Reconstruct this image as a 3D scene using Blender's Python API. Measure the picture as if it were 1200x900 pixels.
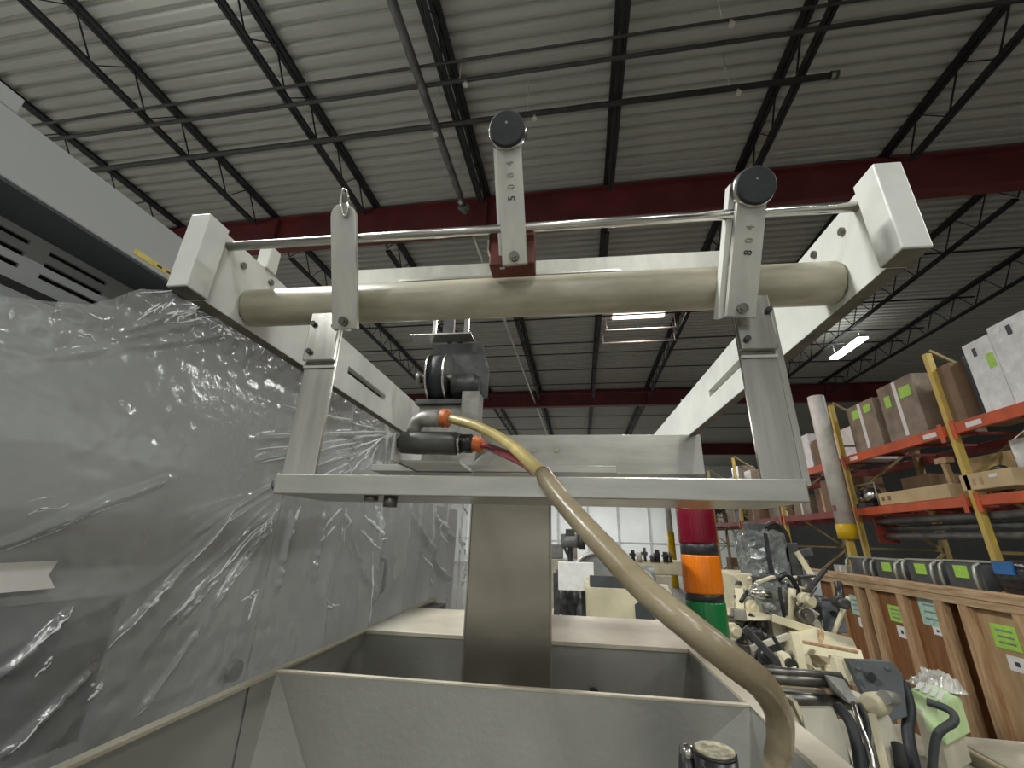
import bpy, math, random
from mathutils import Vector, Matrix
random.seed(7)
scene = bpy.context.scene
for o in list(bpy.data.objects):
    bpy.data.objects.remove(o)
COL = scene.collection

# ------------------------------------------------------------------ camera
H = 1.75                                   # camera height above the floor
FPX, PITCH, ROLL = 488.9, math.radians(20.113), math.radians(1.63)
YAW_W, YAW_M = math.radians(9.39), math.radians(7.58)
MROT = YAW_W - YAW_M                       # the lift machine stands slightly turned in the hall
def cam_axes(a):
    dh = Vector((-math.sin(a), math.cos(a), 0)); r = Vector((math.cos(a), math.sin(a), 0)); z = Vector((0, 0, 1))
    d = dh * math.cos(PITCH) + z * math.sin(PITCH); u = z * math.cos(PITCH) - dh * math.sin(PITCH)
    return r * math.cos(ROLL) + u * math.sin(ROLL), u * math.cos(ROLL) - r * math.sin(ROLL), d
_r, _u, _d = cam_axes(YAW_W)
cd = bpy.data.cameras.new('camera'); cam = bpy.data.objects.new('camera', cd); COL.objects.link(cam)
cd.sensor_width = 36; cd.sensor_fit = 'HORIZONTAL'; cd.lens = 36 * FPX / 1200; cd.clip_start = .02; cd.clip_end = 200
cam.matrix_world = Matrix(((_r.x, _u.x, -_d.x, 0), (_r.y, _u.y, -_d.y, 0), (_r.z, _u.z, -_d.z, H), (0, 0, 0, 1)))
scene.camera = cam

# ------------------------------------------------------------------ world and exposure
world = bpy.data.worlds.new('hall_air'); scene.world = world; world.use_nodes = True
world.node_tree.nodes['Background'].inputs[0].default_value = (.85, .92, 1, 1)
world.node_tree.nodes['Background'].inputs[1].default_value = .25
vs = scene.view_settings
vs.view_transform = 'Standard'; vs.look = 'None'; vs.gamma = 1; vs.use_curve_mapping = False
vs.exposure = 0.0
LAMP_W = 190.0                             # one linear high-bay lamp

# measuring helpers (hall frame, z = 0 at camera height)
def _ray(px, py, a):
    r, u, d = cam_axes(a); return r * ((px - 600) / FPX) - u * ((py - 450) / FPX) + d
def at(px, py, Y):
    v = _ray(px, py, YAW_W); return v * (Y / v.y)
def atx(px, py, X):
    v = _ray(px, py, YAW_W); return v * (X / v.x)
def atz(px, py, Z):
    v = _ray(px, py, YAW_W); return v * (Z / v.z)
def atm(px, py, Y):
    v = _ray(px, py, YAW_M); return v * (Y / v.y)

# ------------------------------------------------------------------ materials
MATS = {}
def mat(name, col, rough=.5, metal=0, vary=.12, scale=8, stretch=(1, 1, 1), bump=0, bscale=60, col2=None, coords='Object', spec=.5, detail=4, emit=None):
    if name in MATS: return MATS[name]
    m = bpy.data.materials.new(name); m.use_nodes = True; nt = m.node_tree; b = nt.nodes['Principled BSDF']
    b.inputs['Roughness'].default_value = rough; b.inputs['Metallic'].default_value = metal
    b.inputs['Specular IOR Level'].default_value = spec
    tc = nt.nodes.new('ShaderNodeTexCoord'); mp = nt.nodes.new('ShaderNodeMapping'); mp.inputs['Scale'].default_value = stretch
    nt.links.new(tc.outputs[coords], mp.inputs[0])
    n = nt.nodes.new('ShaderNodeTexNoise'); n.inputs['Scale'].default_value = scale; n.inputs['Detail'].default_value = detail
    nt.links.new(mp.outputs[0], n.inputs[0])
    cr = nt.nodes.new('ShaderNodeValToRGB'); e = cr.color_ramp.elements
    c2 = col2 or tuple(c * (1 - 2 * vary) for c in col); c1 = col if col2 else tuple(min(1, c * (1 + vary)) for c in col)
    e[0].position = .3; e[1].position = .7; e[0].color = (*c2, 1); e[1].color = (*c1, 1)
    nt.links.new(n.outputs['Fac'], cr.inputs[0]); nt.links.new(cr.outputs[0], b.inputs['Base Color'])
    if bump:
        n2 = nt.nodes.new('ShaderNodeTexNoise'); n2.inputs['Scale'].default_value = bscale; n2.inputs['Detail'].default_value = 3
        nt.links.new(mp.outputs[0], n2.inputs[0])
        bp = nt.nodes.new('ShaderNodeBump'); bp.inputs['Strength'].default_value = bump; bp.inputs['Distance'].default_value = .01
        nt.links.new(n2.outputs['Fac'], bp.inputs['Height']); nt.links.new(bp.outputs[0], b.inputs['Normal'])
    if emit:
        b.inputs['Emission Color'].default_value = (*emit[0], 1); b.inputs['Emission Strength'].default_value = emit[1]
    MATS[name] = m; return m
mat('stainless', (.52, .51, .47), .28, .85, .08, 7, (1, 5, 5), .03, 60)
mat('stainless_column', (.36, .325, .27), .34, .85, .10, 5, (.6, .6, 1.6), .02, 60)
mat('stainless_leg', (.56, .54, .50), .24, .95, .10, 6, (12, 12, 1), .03, 60)
mat('hopper_steel', (.43, .425, .395), .42, .6, .08, 3, (1, 1, 1), .05, 80)
mat('rim_steel', (.68, .62, .50), .42, .45, .10, 7, (1, 1, 1), .05, 80)
mat('arm_paint', (.72, .72, .67), .42, 0, .05, 14, (1, 1, 1), .04, 260)
mat('cast_paint', (.52, .51, .46), .4, .35, .08, 14, (3, 1, 1), .04, 160)
mat('roller_plastic', (.58, .535, .425), .38, 0, .14, 7, (1.6, 5, 5), .05, 60, (.36, .325, .235), detail=6)
mat('shade_grime_brown', (.17, .15, .115), .6, 0, .25, 20, bump=.1)  # dirty brown, darkened to paint the shade under the side arms
mat('rod_steel', (.66, .64, .60), .22, 1, .1, 12)
mat('bolt_steel', (.24, .225, .20), .4, .9, .2, 30)
mat('dark_hole', (.03, .03, .028), .8)
mat('black_rubber', (.018, .019, .024), .6, 0, .2, 30, bump=.1)
mat('black_plastic', (.025, .025, .027), .35, 0, .2, 20)
mat('maroon_block', (.16, .035, .025), .6, 0, .2, 20)
mat('engraving', (.34, .32, .27), .7)
mat('engraving_bold', (.06, .055, .05), .7)
mat('dark_steel', (.10, .10, .10), .45, .6, .2, 20)
mat('grey_cast', (.32, .31, .28), .5, .3, .15, 20, bump=.2)
mat('orange_clip', (.62, .16, .04), .45, 0, .15, 30)
mat('yellow_tube', (.50, .40, .16), .28, 0, .15, 25, col2=(.34, .26, .09))
mat('purple_tube', (.28, .035, .06), .22, 0, .2, 25)
mat('hose_sheath', (.40, .335, .225), .3, 0, .2, 16, (1, 1, 1), .10, 70, (.22, .17, .10))
mat('deck', (.44, .44, .40), .6, .1, .07, 2.5, (.4, 3, 1), .1, 20, coords='Generated')
mat('joist_black', (.020, .020, .022), .6, .2, .3, 6)
mat('pipe_dark', (.05, .048, .045), .55, .2, .2, 8)
mat('pipe_grey', (.16, .16, .16), .5, .2, .2, 8)
mat('conduit', (.62, .60, .55), .4, .4, .1, 8)
mat('girder_red', (.135, .022, .022), .6, 0, .18, 2, (1, 6, 1))
mat('floor_concrete', (.20, .19, .17), .55, 0, .12, 1.2, bump=.05)
mat('wall_white', (.80, .81, .80), .7, 0, .04, .6)
mat('wall_dark', (.03, .03, .03), .8, 0, .1, .6)
mat('wall_trim', (.45, .46, .46), .7, 0, .1, 2)
mat('cabinet_grey', (.42, .43, .43), .5, 0, .03, 2, bump=.03)
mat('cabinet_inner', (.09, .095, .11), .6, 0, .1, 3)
mat('cabinet_window', (.035, .037, .04), .18, 0, .2, 3)
mat('sheet_tape', (.72, .69, .64), .5, 0, .04, 12)
mat('yellow_label', (.72, .58, .16), .5, 0, .1, 40)
mat('wood_pale', (.58, .41, .25), .65, 0, .16, 5, (9, 1, 9), .25, 30, (.33, .20, .10))
mat('wood_stud', (.56, .37, .205), .65, 0, .16, 5, (9, 9, 1), .25, 30, (.33, .19, .095))
mat('plywood', (.29, .125, .045), .6, 0, .16, 4, (7, 7, 1), .15, 30, (.18, .07, .025))
mat('plywood_pale', (.50, .34, .19), .6, 0, .16, 4, (7, 7, 1), .15, 30, (.37, .235, .12))
mat('label_green', (.42, .72, .10), .5, 0, .08, 30)
mat('label_mint', (.45, .66, .55), .5, 0, .12, 40)
mat('label_white', (.82, .80, .78), .5, 0, .05, 30)
mat('print_dark', (.06, .06, .07), .6)
mat('rack_orange', (.62, .10, .028), .45, 0, .14, 5)
mat('rack_red', (.25, .035, .025), .5, 0, .14, 5)
mat('rack_yellow', (.70, .50, .07), .5, 0, .15, 9, col2=(.55, .40, .14))
mat('column_white', (.68, .66, .62), .55, 0, .1, 6)
mat('safety_yellow', (.80, .52, .01), .45, 0, .1, 6)
mat('cardboard', (.50, .34, .17), .75, 0, .08, 4, bump=.05)
mat('cardboard_pale', (.62, .47, .27), .75, 0, .08, 4, bump=.05)
mat('cardboard_dark', (.24, .15, .09), .7, 0, .12, 4)
mat('carton_wrapped', (.30, .235, .18), .25, 0, .16, 6, bump=.25, bscale=14)
mat('white_wrap', (.90, .90, .90), .2, 0, .10, 9, bump=.9, bscale=14, col2=(.72, .71, .71))
mat('black_wrap', (.03, .03, .034), .2, 0, .3, 6, bump=.5, bscale=12)
mat('blue_tape', (.03, .15, .42), .4)
mat('case_grey', (.12, .125, .13), .45, .2, .2, 8)
mat('case_handle', (.45, .46, .40), .4, .5, .1, 8)
mat('machine_cream', (.68, .61, .42), .5, 0, .10, 5, bump=.1)
mat('machine_beige', (.56, .52, .42), .5, 0, .12, 5, bump=.1)
mat('machine_grey', (.27, .275, .27), .45, .2, .12, 8)
mat('machine_plate', (.06, .066, .07), .6, .0, .15, 8)
mat('bubble_wrap', (.30, .31, .30), .13, .5, .22, 14, bump=1, bscale=22)
mat('valve_dark', (.12, .118, .11), .42, .4, .15, 20)
mat('rack_brace', (.33, .25, .10), .5, 0, .15, 9)
mat('pack_green', (.50, .72, .30), .4, 0, .2, 14, col2=(.68, .80, .55))
mat('clear_crumple', (.62, .60, .56), .15, 0, .3, 22, bump=1, bscale=22, col2=(.30, .27, .24))
mat('tan_cap', (.55, .50, .36), .5, 0, .3, 90)
mat('lamp_case', (.55, .55, .55), .4, .3, .05, 5)
def lens_mat(name, col, em):
    m = mat(name, col, .25, 0, .05, 40, (6, 6, .2), .3, 30)
    b = m.node_tree.nodes['Principled BSDF']; b.inputs['Transmission Weight'].default_value = .12
    return m
lens_mat('lens_red', (.20, .003, .022), 0); lens_mat('lens_amber', (.95, .23, .005), 0); lens_mat('lens_green', (.01, .20, .05), 0)
def film_mat():
    m = bpy.data.materials.new('clear_film'); m.use_nodes = True; nt = m.node_tree; b = nt.nodes['Principled BSDF']; out = nt.nodes['Material Output']
    b.inputs['Base Color'].default_value = (.60, .61, .605, 1); b.inputs['Roughness'].default_value = .14; b.inputs['IOR'].default_value = 1.9
    b.inputs['Specular IOR Level'].default_value = .9
    tc = nt.nodes.new('ShaderNodeTexCoord'); n = nt.nodes.new('ShaderNodeTexNoise'); n.inputs['Scale'].default_value = 26; n.inputs['Detail'].default_value = 5
    nt.links.new(tc.outputs['Object'], n.inputs[0])
    bp = nt.nodes.new('ShaderNodeBump'); bp.inputs['Strength'].default_value = .22; bp.inputs['Distance'].default_value = .01
    nt.links.new(n.outputs['Fac'], bp.inputs['Height']); nt.links.new(bp.outputs[0], b.inputs['Normal'])
    t = nt.nodes.new('ShaderNodeBsdfTransparent'); t.inputs[0].default_value = (.93, .94, .94, 1)
    mx = nt.nodes.new('ShaderNodeMixShader'); mx.inputs[0].default_value = .42
    nt.links.new(t.outputs[0], mx.inputs[1]); nt.links.new(b.outputs[0], mx.inputs[2]); nt.links.new(mx.outputs[0], out.inputs[0])
    MATS['clear_film'] = m
film_mat()
def lamp_mat(name, col, s):
    m = bpy.data.materials.new(name); m.use_nodes = True; nt = m.node_tree; b = nt.nodes['Principled BSDF']
    b.inputs['Base Color'].default_value = (.9, .9, .9, 1); b.inputs['Emission Color'].default_value = (*col, 1); b.inputs['Emission Strength'].default_value = s
    MATS[name] = m
lamp_mat('lamp_glow', (1, .98, .95), 14)
lamp_mat('lamp_glow_warm', (1, .86, .80), 3.5)

# ------------------------------------------------------------------ mesh builder
ORG = {}
class MB:
    def __init__(s): s.v = []; s.f = []; s.sm = []
    def add(s, vs, fs, smooth=False):
        k = len(s.v); s.v += [Vector(p) for p in vs]; s.f += [tuple(i + k for i in f) for f in fs]; s.sm += [smooth] * len(fs); return s
    def box(s, x0, x1, y0, y1, z0, z1):
        return s.add([(x0, y0, z0), (x1, y0, z0), (x1, y1, z0), (x0, y1, z0), (x0, y0, z1), (x1, y0, z1), (x1, y1, z1), (x0, y1, z1)],
                     [(3, 2, 1, 0), (4, 5, 6, 7), (0, 1, 5, 4), (1, 2, 6, 5), (2, 3, 7, 6), (3, 0, 4, 7)])
    def bar(s, p, q, w, t, up=(0, 0, 1)):
        p, q = Vector(p), Vector(q); d = (q - p).normalized(); up = Vector(up)
        if abs(d.dot(up)) > .98: up = Vector((0, 1, 0))
        a = d.cross(up).normalized() * (w / 2); b = a.cross(d).normalized() * (t / 2)
        return s.add([p - a - b, p + a - b, p + a + b, p - a + b, q - a - b, q + a - b, q + a + b, q - a + b],
                     [(3, 2, 1, 0), (4, 5, 6, 7), (0, 1, 5, 4), (1, 2, 6, 5), (2, 3, 7, 6), (3, 0, 4, 7)])
    def prism(s, poly, vec):
        vec = Vector(vec); n = len(poly); P = [Vector(p) for p in poly]
        return s.add(P + [p + vec for p in P], [tuple(reversed(range(n))), tuple(range(n, 2 * n))] + [(i, (i + 1) % n, n + (i + 1) % n, n + i) for i in range(n)])
    def tube(s, pts, r, n=12, caps=True):
        P = [Vector(p) for p in pts]; R = r if isinstance(r, (list, tuple)) else [r] * len(P)
        k = len(s.v); prev = None
        for i, p in enumerate(P):
            d = P[min(i + 1, len(P) - 1)] - P[max(i - 1, 0)]
            if d.length < 1e-6 or len(P) > 2 and (P[1] - P[0]).length < 1e-6: d = P[-1] - P[0]
            d.normalize()
            if prev is None:
                a = d.orthogonal().normalized()
            else:
                a = (prev - d * prev.dot(d)).normalized()
            prev = a; b = d.cross(a)
            s.v += [p + (a * math.cos(2 * math.pi * j / n) + b * math.sin(2 * math.pi * j / n)) * R[i] for j in range(n)]
        for i in range(len(P) - 1):
            for j in range(n):
                s.f.append((k + i * n + j, k + i * n + (j + 1) % n, k + (i + 1) * n + (j + 1) % n, k + (i + 1) * n + j)); s.sm.append(True)
        if caps:
            s.f.append(tuple(k + j for j in reversed(range(n)))); s.sm.append(False)
            e = k + (len(P) - 1) * n; s.f.append(tuple(e + j for j in range(n))); s.sm.append(False)
        return s
    def cyl(s, p, q, r, r2=None, n=16): return s.tube([p, q], [r, r if r2 is None else r2], n)
    def lathe(s, p, q, prof, n=16):            # prof: (t along p-q, radius)
        p, q = Vector(p), Vector(q); return s.tube([p.lerp(q, t) for t, _ in prof], [max(r, 1e-4) for _, r in prof], n)
    def blob(s, c, rad, n=12, m=8, wob=0):
        c = Vector(c); k = len(s.v)
        for i in range(m + 1):
            th = math.pi * i / m
            for j in range(n):
                ph = 2 * math.pi * j / n; w = 1 + random.uniform(-wob, wob)
                s.v.append(c + Vector((rad[0] * math.sin(th) * math.cos(ph) * w, rad[1] * math.sin(th) * math.sin(ph) * w, rad[2] * math.cos(th) * w)))
        for i in range(m):
            for j in range(n):
                s.f.append((k + i * n + j, k + (i + 1) * n + j, k + (i + 1) * n + (j + 1) % n, k + i * n + (j + 1) % n)); s.sm.append(wob < .05)
        return s
    def build(s, name, m, parent=None, bevel=0, org=None):
        o0 = Vector(org) if org is not None else ORG[parent.name] if parent is not None else Vector((0, 0, -H))
        me = bpy.data.meshes.new(name); me.from_pydata([tuple(p - o0) for p in s.v], [], s.f); me.materials.append(MATS[m])
        me.polygons.foreach_set('use_smooth', s.sm); me.update()
        o = bpy.data.objects.new(name, me); COL.objects.link(o); ORG[o.name] = o0
        if parent is not None: o.parent = parent
        else: o.location = o0 + Vector((0, 0, H))
        if bevel:
            b = o.modifiers.new('edge', 'BEVEL'); b.width = bevel; b.segments = 2; b.limit_method = 'ANGLE'; b.angle_limit = .7
        return o
def tag(o, label=None, cat=None, group=None, kind=None):
    if label: o['label'] = label
    if cat: o['category'] = cat
    if group: o['group'] = group
    if kind: o['kind'] = kind
    return o
def thing(name, label, cat, org, group=None, rz=0):
    o = bpy.data.objects.new(name, None); COL.objects.link(o); o.empty_display_size = .1
    org = Vector(org); ORG[o.name] = org
    o.location = Matrix.Rotation(rz, 3, 'Z') @ org + Vector((0, 0, H)); o.rotation_euler = (0, 0, rz)
    return tag(o, label, cat, group)
def copy_tree(o, parent=None, delta=None):
    c = o.copy(); COL.objects.link(c); ORG[c.name] = ORG[o.name]
    if parent is not None: c.parent = parent
    if delta is not None: c.location = o.location + Vector(delta)
    for ch in list(o.children): copy_tree(ch, c)
    return c
def part(parent, name, m, *shapes, bevel=0, label=None):
    b = MB()
    for sh in shapes: getattr(b, sh[0])(*sh[1:])
    o = b.build(name, m, parent, bevel)
    if label: o['label'] = label
    return o
def text_mesh(parent, name, txt, m, origin, xdir, ydir, size, depth=.0006):
    cu = bpy.data.curves.new(name, 'FONT'); cu.body = txt; cu.size = size; cu.extrude = depth; cu.align_x = 'CENTER'; cu.align_y = 'CENTER'; cu.resolution_u = 3
    t = bpy.data.objects.new(name, cu); COL.objects.link(t); bpy.context.view_layer.update()
    me = bpy.data.meshes.new_from_object(t.evaluated_get(bpy.context.evaluated_depsgraph_get()))
    bpy.data.objects.remove(t); bpy.data.curves.remove(cu)
    x = Vector(xdir).normalized(); y = Vector(ydir).normalized(); z = x.cross(y)
    o0 = ORG[parent.name]
    for v in me.vertices: v.co = Vector(origin) + x * v.co.x + y * v.co.y + z * v.co.z - o0
    me.materials.clear(); me.materials.append(MATS[m]); me.name = name
    o = bpy.data.objects.new(name, me); COL.objects.link(o); o.parent = parent; ORG[o.name] = o0
    return o
ORD = ['first', 'second', 'third', 'fourth', 'fifth', 'sixth', 'seventh', 'eighth', 'ninth', 'tenth', 'eleventh', 'twelfth', 'thirteenth', 'fourteenth', 'fifteenth', 'sixteenth', 'seventeenth', 'eighteenth', 'nineteenth', 'twentieth']

# ================================================================== the hall
FL = -H; CZ = 5.0
XW0, XW1, YW0, YW1 = -11.0, 12.0, -9.0, 31.0
def struct(name, m, *shapes):
    b = MB()
    for sh in shapes: getattr(b, sh[0])(*sh[1:])
    return tag(b.build(name, m), kind='structure')
struct('floor', 'floor_concrete', ('box', XW0, XW1, YW0, YW1, FL - .1, FL))
wb = struct('wall_back', 'wall_white', ('box', XW0, XW1, YW1, YW1 + .2, FL, CZ + .3))
for i in range(9):
    x = XW0 + 1.2 + i * 2.05
    part(wb, 'pilaster', 'wall_trim', ('box', x, x + .12, YW1 - .1, YW1, FL, CZ))
for z in (-.2, 2.3): part(wb, 'girt', 'wall_trim', ('box', XW0, XW1, YW1 - .05, YW1, z, z + .08))
struct('wall_left', 'wall_white', ('box', XW0 - .2, XW0, YW0, YW1, FL, CZ + .3))
struct('wall_right', 'wall_dark', ('box', XW1, XW1 + .2, YW0, YW1, FL, CZ + .3))
struct('wall_front', 'wall_white', ('box', XW0, XW1, YW0 - .2, YW0, FL, CZ + .3))
# corrugated roof deck: sheets of ribs that run across the joists
ceil = struct('ceiling', 'deck', ('box', XW0, XW1, YW0, YW1, CZ + .09, CZ + .2))
PR, NR = .152, 6
prof = []
for k in range(NR):
    y = k * PR
    prof += [(y, .048), (y + .034, .048), (y + .054, 0), (y + .130, 0)]
prof.append((NR * PR, .048))
ys = MB()
vs_ = [(XW0, y, CZ + z) for y, z in prof] + [(XW1, y, CZ + z) for y, z in prof]; n_ = len(prof)
ys.add(vs_, [(i, i + 1, n_ + i + 1, n_ + i) for i in range(n_ - 1)])
ds = ys.build('deck_sheet', 'deck', ceil)
nsheet = int((YW1 - YW0) / (NR * PR)) + 1
ds.location = (0, YW0, 0)
for i in range(1, nsheet):
    c = ds.copy(); COL.objects.link(c); c.location = (0, YW0 + i * NR * PR, -.006 * (i % 2)); c.parent = ceil
# red girders
GY = [4.98, 14.15, 23.3]
GL = ['dark red steel roof girder closest, crossing just above the roller frame', 'dark red steel roof girder seen through the roller frame gap', 'farthest dark red roof girder near the back wall']
for gy, l in zip(GY, GL):
    g = thing('roof_girder', l, 'girder', (-1, gy, 4.36), 'red roof girders')
    part(g, 'web', 'girder_red', ('box', XW0, XW1, gy + .05, gy + .07, 4.38, CZ - .06))
    part(g, 'bottom_flange', 'girder_red', ('box', XW0, XW1, gy - .03, gy + .15, 4.36, 4.385))
    part(g, 'top_flange', 'girder_red', ('box', XW0, XW1, gy - .03, gy + .15, CZ - .07, CZ - .045))
    for x in (-4.9, -1.3, 2.37, 6.0): part(g, 'stiffener', 'girder_red', ('box', x - .01, x + .01, gy - .02, gy + .05, 4.385, CZ - .07))
# open-web joists
def joist_proto(y0, y1):
    j = thing('roof_joist', 'x', 'joist', (0, y0, 4.5), 'black open-web roof joists')
    part(j, 'top_chord', 'joist_black', ('box', -.055, -.006, y0, y1, CZ - .05, CZ - .005), ('box', .006, .055, y0, y1, CZ - .05, CZ - .005))
    yb = .45
    part(j, 'bottom_chord', 'joist_black', ('box', -.042, -.006, y0 + yb, y1 - yb, 4.52, 4.555), ('box', .006, .042, y0 + yb, y1 - yb, 4.52, 4.555))
    pts = []; n = int((y1 - y0 - .2) / .3)
    for i in range(n + 1): pts.append((0, y0 + .1 + i * (y1 - y0 - .2) / n, CZ - .03 if i % 2 == 0 else 4.54))
    part(j, 'web_rod', 'joist_black', ('tube', pts, .011, 6))
    return j
spans = [(YW0 + 4.8, 5.05, 'nearer than the closest red girder'), (5.05, 14.22, 'between the two closest red girders'), (14.22, 23.37, 'beyond the second red girder')]
JX = [.535 + 1.83 * k for k in range(-5, 5)]
for si, (y0, y1, w) in enumerate(spans):
    proto = None
    ks = [x for x in JX if (si == 0 and -7.5 < x < 6.5) or (si == 1 and -7 < x < 8) or (si == 2 and -4 < x < 5)]
    for i, x in enumerate(ks):
        if proto is None: proto = joist_proto(y0, y1); o = proto
        else: o = copy_tree(proto)
        o.location = (x, y0, 4.5 + H)
        o['label'] = f'black open-web roof joist {w}, {ORD[i]} from the left'
# bridging angles across the joists
for i, y in enumerate((6.6, 8.1, 9.35, 10.0, 11.1, 12.3, 13.2, 16.0, 18.0)):
    o = MB().box(-7, 7.5, y, y + .03, 4.5, 4.52).build('bridging_bar', 'joist_black', org=(0, y, 4.5))
    tag(o, f'thin dark bridging bar under the joists past the first girder, {ORD[i]} nearest', 'bar', 'bridging bars')
# sprinkler pipes
def sprinkler(label, p, q, r, m, heads, name='sprinkler_pipe'):
    t = thing(name, label, 'pipe', p, 'sprinkler pipes')
    part(t, 'pipe_run', m, ('cyl', p, q, r, None, 12))
    P, Q = Vector(p), Vector(q)
    for f in heads:
        c = P.lerp(Q, f)
        h = part(t, 'hanger', 'conduit', ('cyl', c + Vector((0, 0, r)), c + Vector((0, 0, CZ - c.z)), .006, None, 6), ('tube', [c + Vector((0, 0, r + .005)) + Vector((0, 0, 0))] * 1 + [c + Vector((0, 0, r + .03))], r * .5, 8))
        c2 = P.lerp(Q, f) + (Q - P).normalized() * .07
        part(t, 'sprinkler_head', 'conduit', ('cyl', c2 - Vector((0, 0, r)), c2 - Vector((0, 0, r + .05)), .014, .022, 8), ('cyl', c2 - Vector((0, 0, r + .05)), c2 - Vector((0, 0, r + .055)), .03, None, 8))
    return t
sp = sprinkler('dark sprinkler pipe ending in a capped stub between two joists', (-7, 3.32, 4.45), (2.63, 3.32, 4.45), .03, 'pipe_dark', (.68, .9))
part(sp, 'end_cap', 'bolt_steel', ('cyl', (2.61, 3.32, 4.45), (2.68, 3.32, 4.45), .042, None, 12))
sprinkler('dark sprinkler pipe crossing the upper frame, middle of three', (-7, 2.86, 4.45), (7, 2.86, 4.45), .022, 'pipe_dark', (.42,))
sprinkler('thin dark pipe crossing the ceiling at the top of the photo', (-7, 2.67, 4.45), (7, 2.67, 4.45), .014, 'pipe_dark', (.6,))
sm = sprinkler('grey pipe running lengthwise left of the centre knob, ending at the girder', (-1.50, -2, 4.40), (-1.52, 4.55, 4.40), .045, 'pipe_grey', (.8, .96))
part(sm, 'tee_fitting', 'pipe_grey', ('cyl', (-1.52, 4.5, 4.4), (-1.52, 4.62, 4.4), .06, None, 12), ('cyl', (-1.6, 4.55, 4.4), (-1.44, 4.55, 4.4), .035, None, 10))
cn = MB().tube([(-1.56, 5.2, 4.5), (-1.5, 12, 4.5), (-1.4, 22, 4.5)], .03, 8).build('electrical_conduit', 'conduit', org=(-1.5, 5.2, 4.5))
tag(cn, 'pale conduit running lengthwise under the roof, seen below the roller', 'conduit')
for i, (px0, px1, py0, py1, Y) in enumerate(((706, 792, 402, 400.0, 9.35), (710, 793, 387, 384, 8.85))):
    a = at(px0, py0, Y); b = at(px1, py0 - 3, Y)
    z = a.z
    o = MB().cyl((a.x, Y, z), (b.x, Y, z), .018, None, 8).cyl((a.x + .02, Y, z), (a.x + .02, Y, CZ - .05), .01, None, 6).cyl((b.x - .02, Y, z), (b.x - .02, Y, CZ - .05), .01, None, 6).build('hanging_rail', 'conduit', org=(a.x, Y, z))
    tag(o, ('pale rail hung below the ceiling lamp, the lower of two', 'pale rail hung just under the ceiling lamp, the upper of two')[i], 'rail', 'rails under the lamp')

# ------------------------------------------------------------------ lamps
def lamp(x, y, z, along, label, power, group='linear high-bay lamps', glow='lamp_glow', col=(.97, 1, .965), L=1.2, Wd=.22):
    t = thing('ceiling_lamp', label, 'lamp', (x, y, z), group)
    sx, sy = (Wd / 2, L / 2) if along == 'y' else (L / 2, Wd / 2)
    part(t, 'housing', 'lamp_case', ('box', x - sx, x + sx, y - sy, y + sy, z, z + .06))
    part(t, 'diffuser', glow, ('box', x - sx * .92, x + sx * .92, y - sy * .96, y + sy * .96, z - .035, z))
    for s in (-1, 1):
        dx, dy = (0, s * sy * .8) if along == 'y' else (s * sx * .8, 0)
        part(t, 'suspension', 'conduit', ('cyl', (x + dx, y + dy, z + .06), (x + dx, y + dy, CZ), .006, None, 6))
    for nm, dz, pw, flip in (('downlight', -.045, power, 0), ('uplight', .07, power * .04, 1)):
        ld = bpy.data.lights.new(nm, 'AREA'); ld.shape = 'RECTANGLE'; ld.size = sx * 1.9; ld.size_y = sy * 1.9; ld.energy = pw; ld.color = col
        lo = bpy.data.objects.new(nm, ld); COL.objects.link(lo); lo.parent = t; lo.location = (0, 0, dz); lo.rotation_euler = (math.pi * flip, 0, 0)
    return t
c = atz(993, 408, 4.35)
lamp(c.x, c.y, 4.35, 'y', 'lit white strip lamp hanging above the pallet rack', LAMP_W * .8)
c = at(748, 369, 8.5)
lamp(c.x, c.y, c.z, 'x', 'lit pinkish ceiling lamp just under the roller', LAMP_W * .5, glow='lamp_glow_warm', col=(1, .84, .80))
OFF = [(-3.7, .8, 'y', 2.3), (1.4, -2.2, 'y', .4), (-3.7, -4.5, 'y', .7), (1.4, -6, 'y', .6), (-8, 1.2, 'y', 1), (6.5, 1.2, 'y', 1.0), (6.5, -4, 'y', .6),
       (-6, 25.5, 'x', 1.5), (0, 25.5, 'x', 1.8), (4, 25.5, 'x', 1.5), (-7, 16, 'y', 1)]
PL = ['just above the upper left corner', 'overhead, right behind the viewer', 'behind the viewer on the left', 'far behind the viewer', 'far to the left of the enclosure', 'to the right, over the rack', 'behind the viewer on the right', 'at the back wall, left', 'at the back wall, middle', 'at the back wall, right', 'farther down the hall on the left']
for (x, y, d, k), w_ in zip(OFF, PL):
    lamp(x, y, 4.3 if y < 20 else 4.0, d, f'linear ceiling lamp hidden from view, {w_}', LAMP_W * k)

# ================================================================== lift machine in front
S = .47; XR = .862 * S; XL = -1.178 * S; ZT = S; ZB = .72 * S
mc = thing('lift_machine', 'stainless tote lift with roller frame, paddles, column and hopper in the foreground', 'machine', (-.12, .9, FL), None, MROT)
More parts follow.
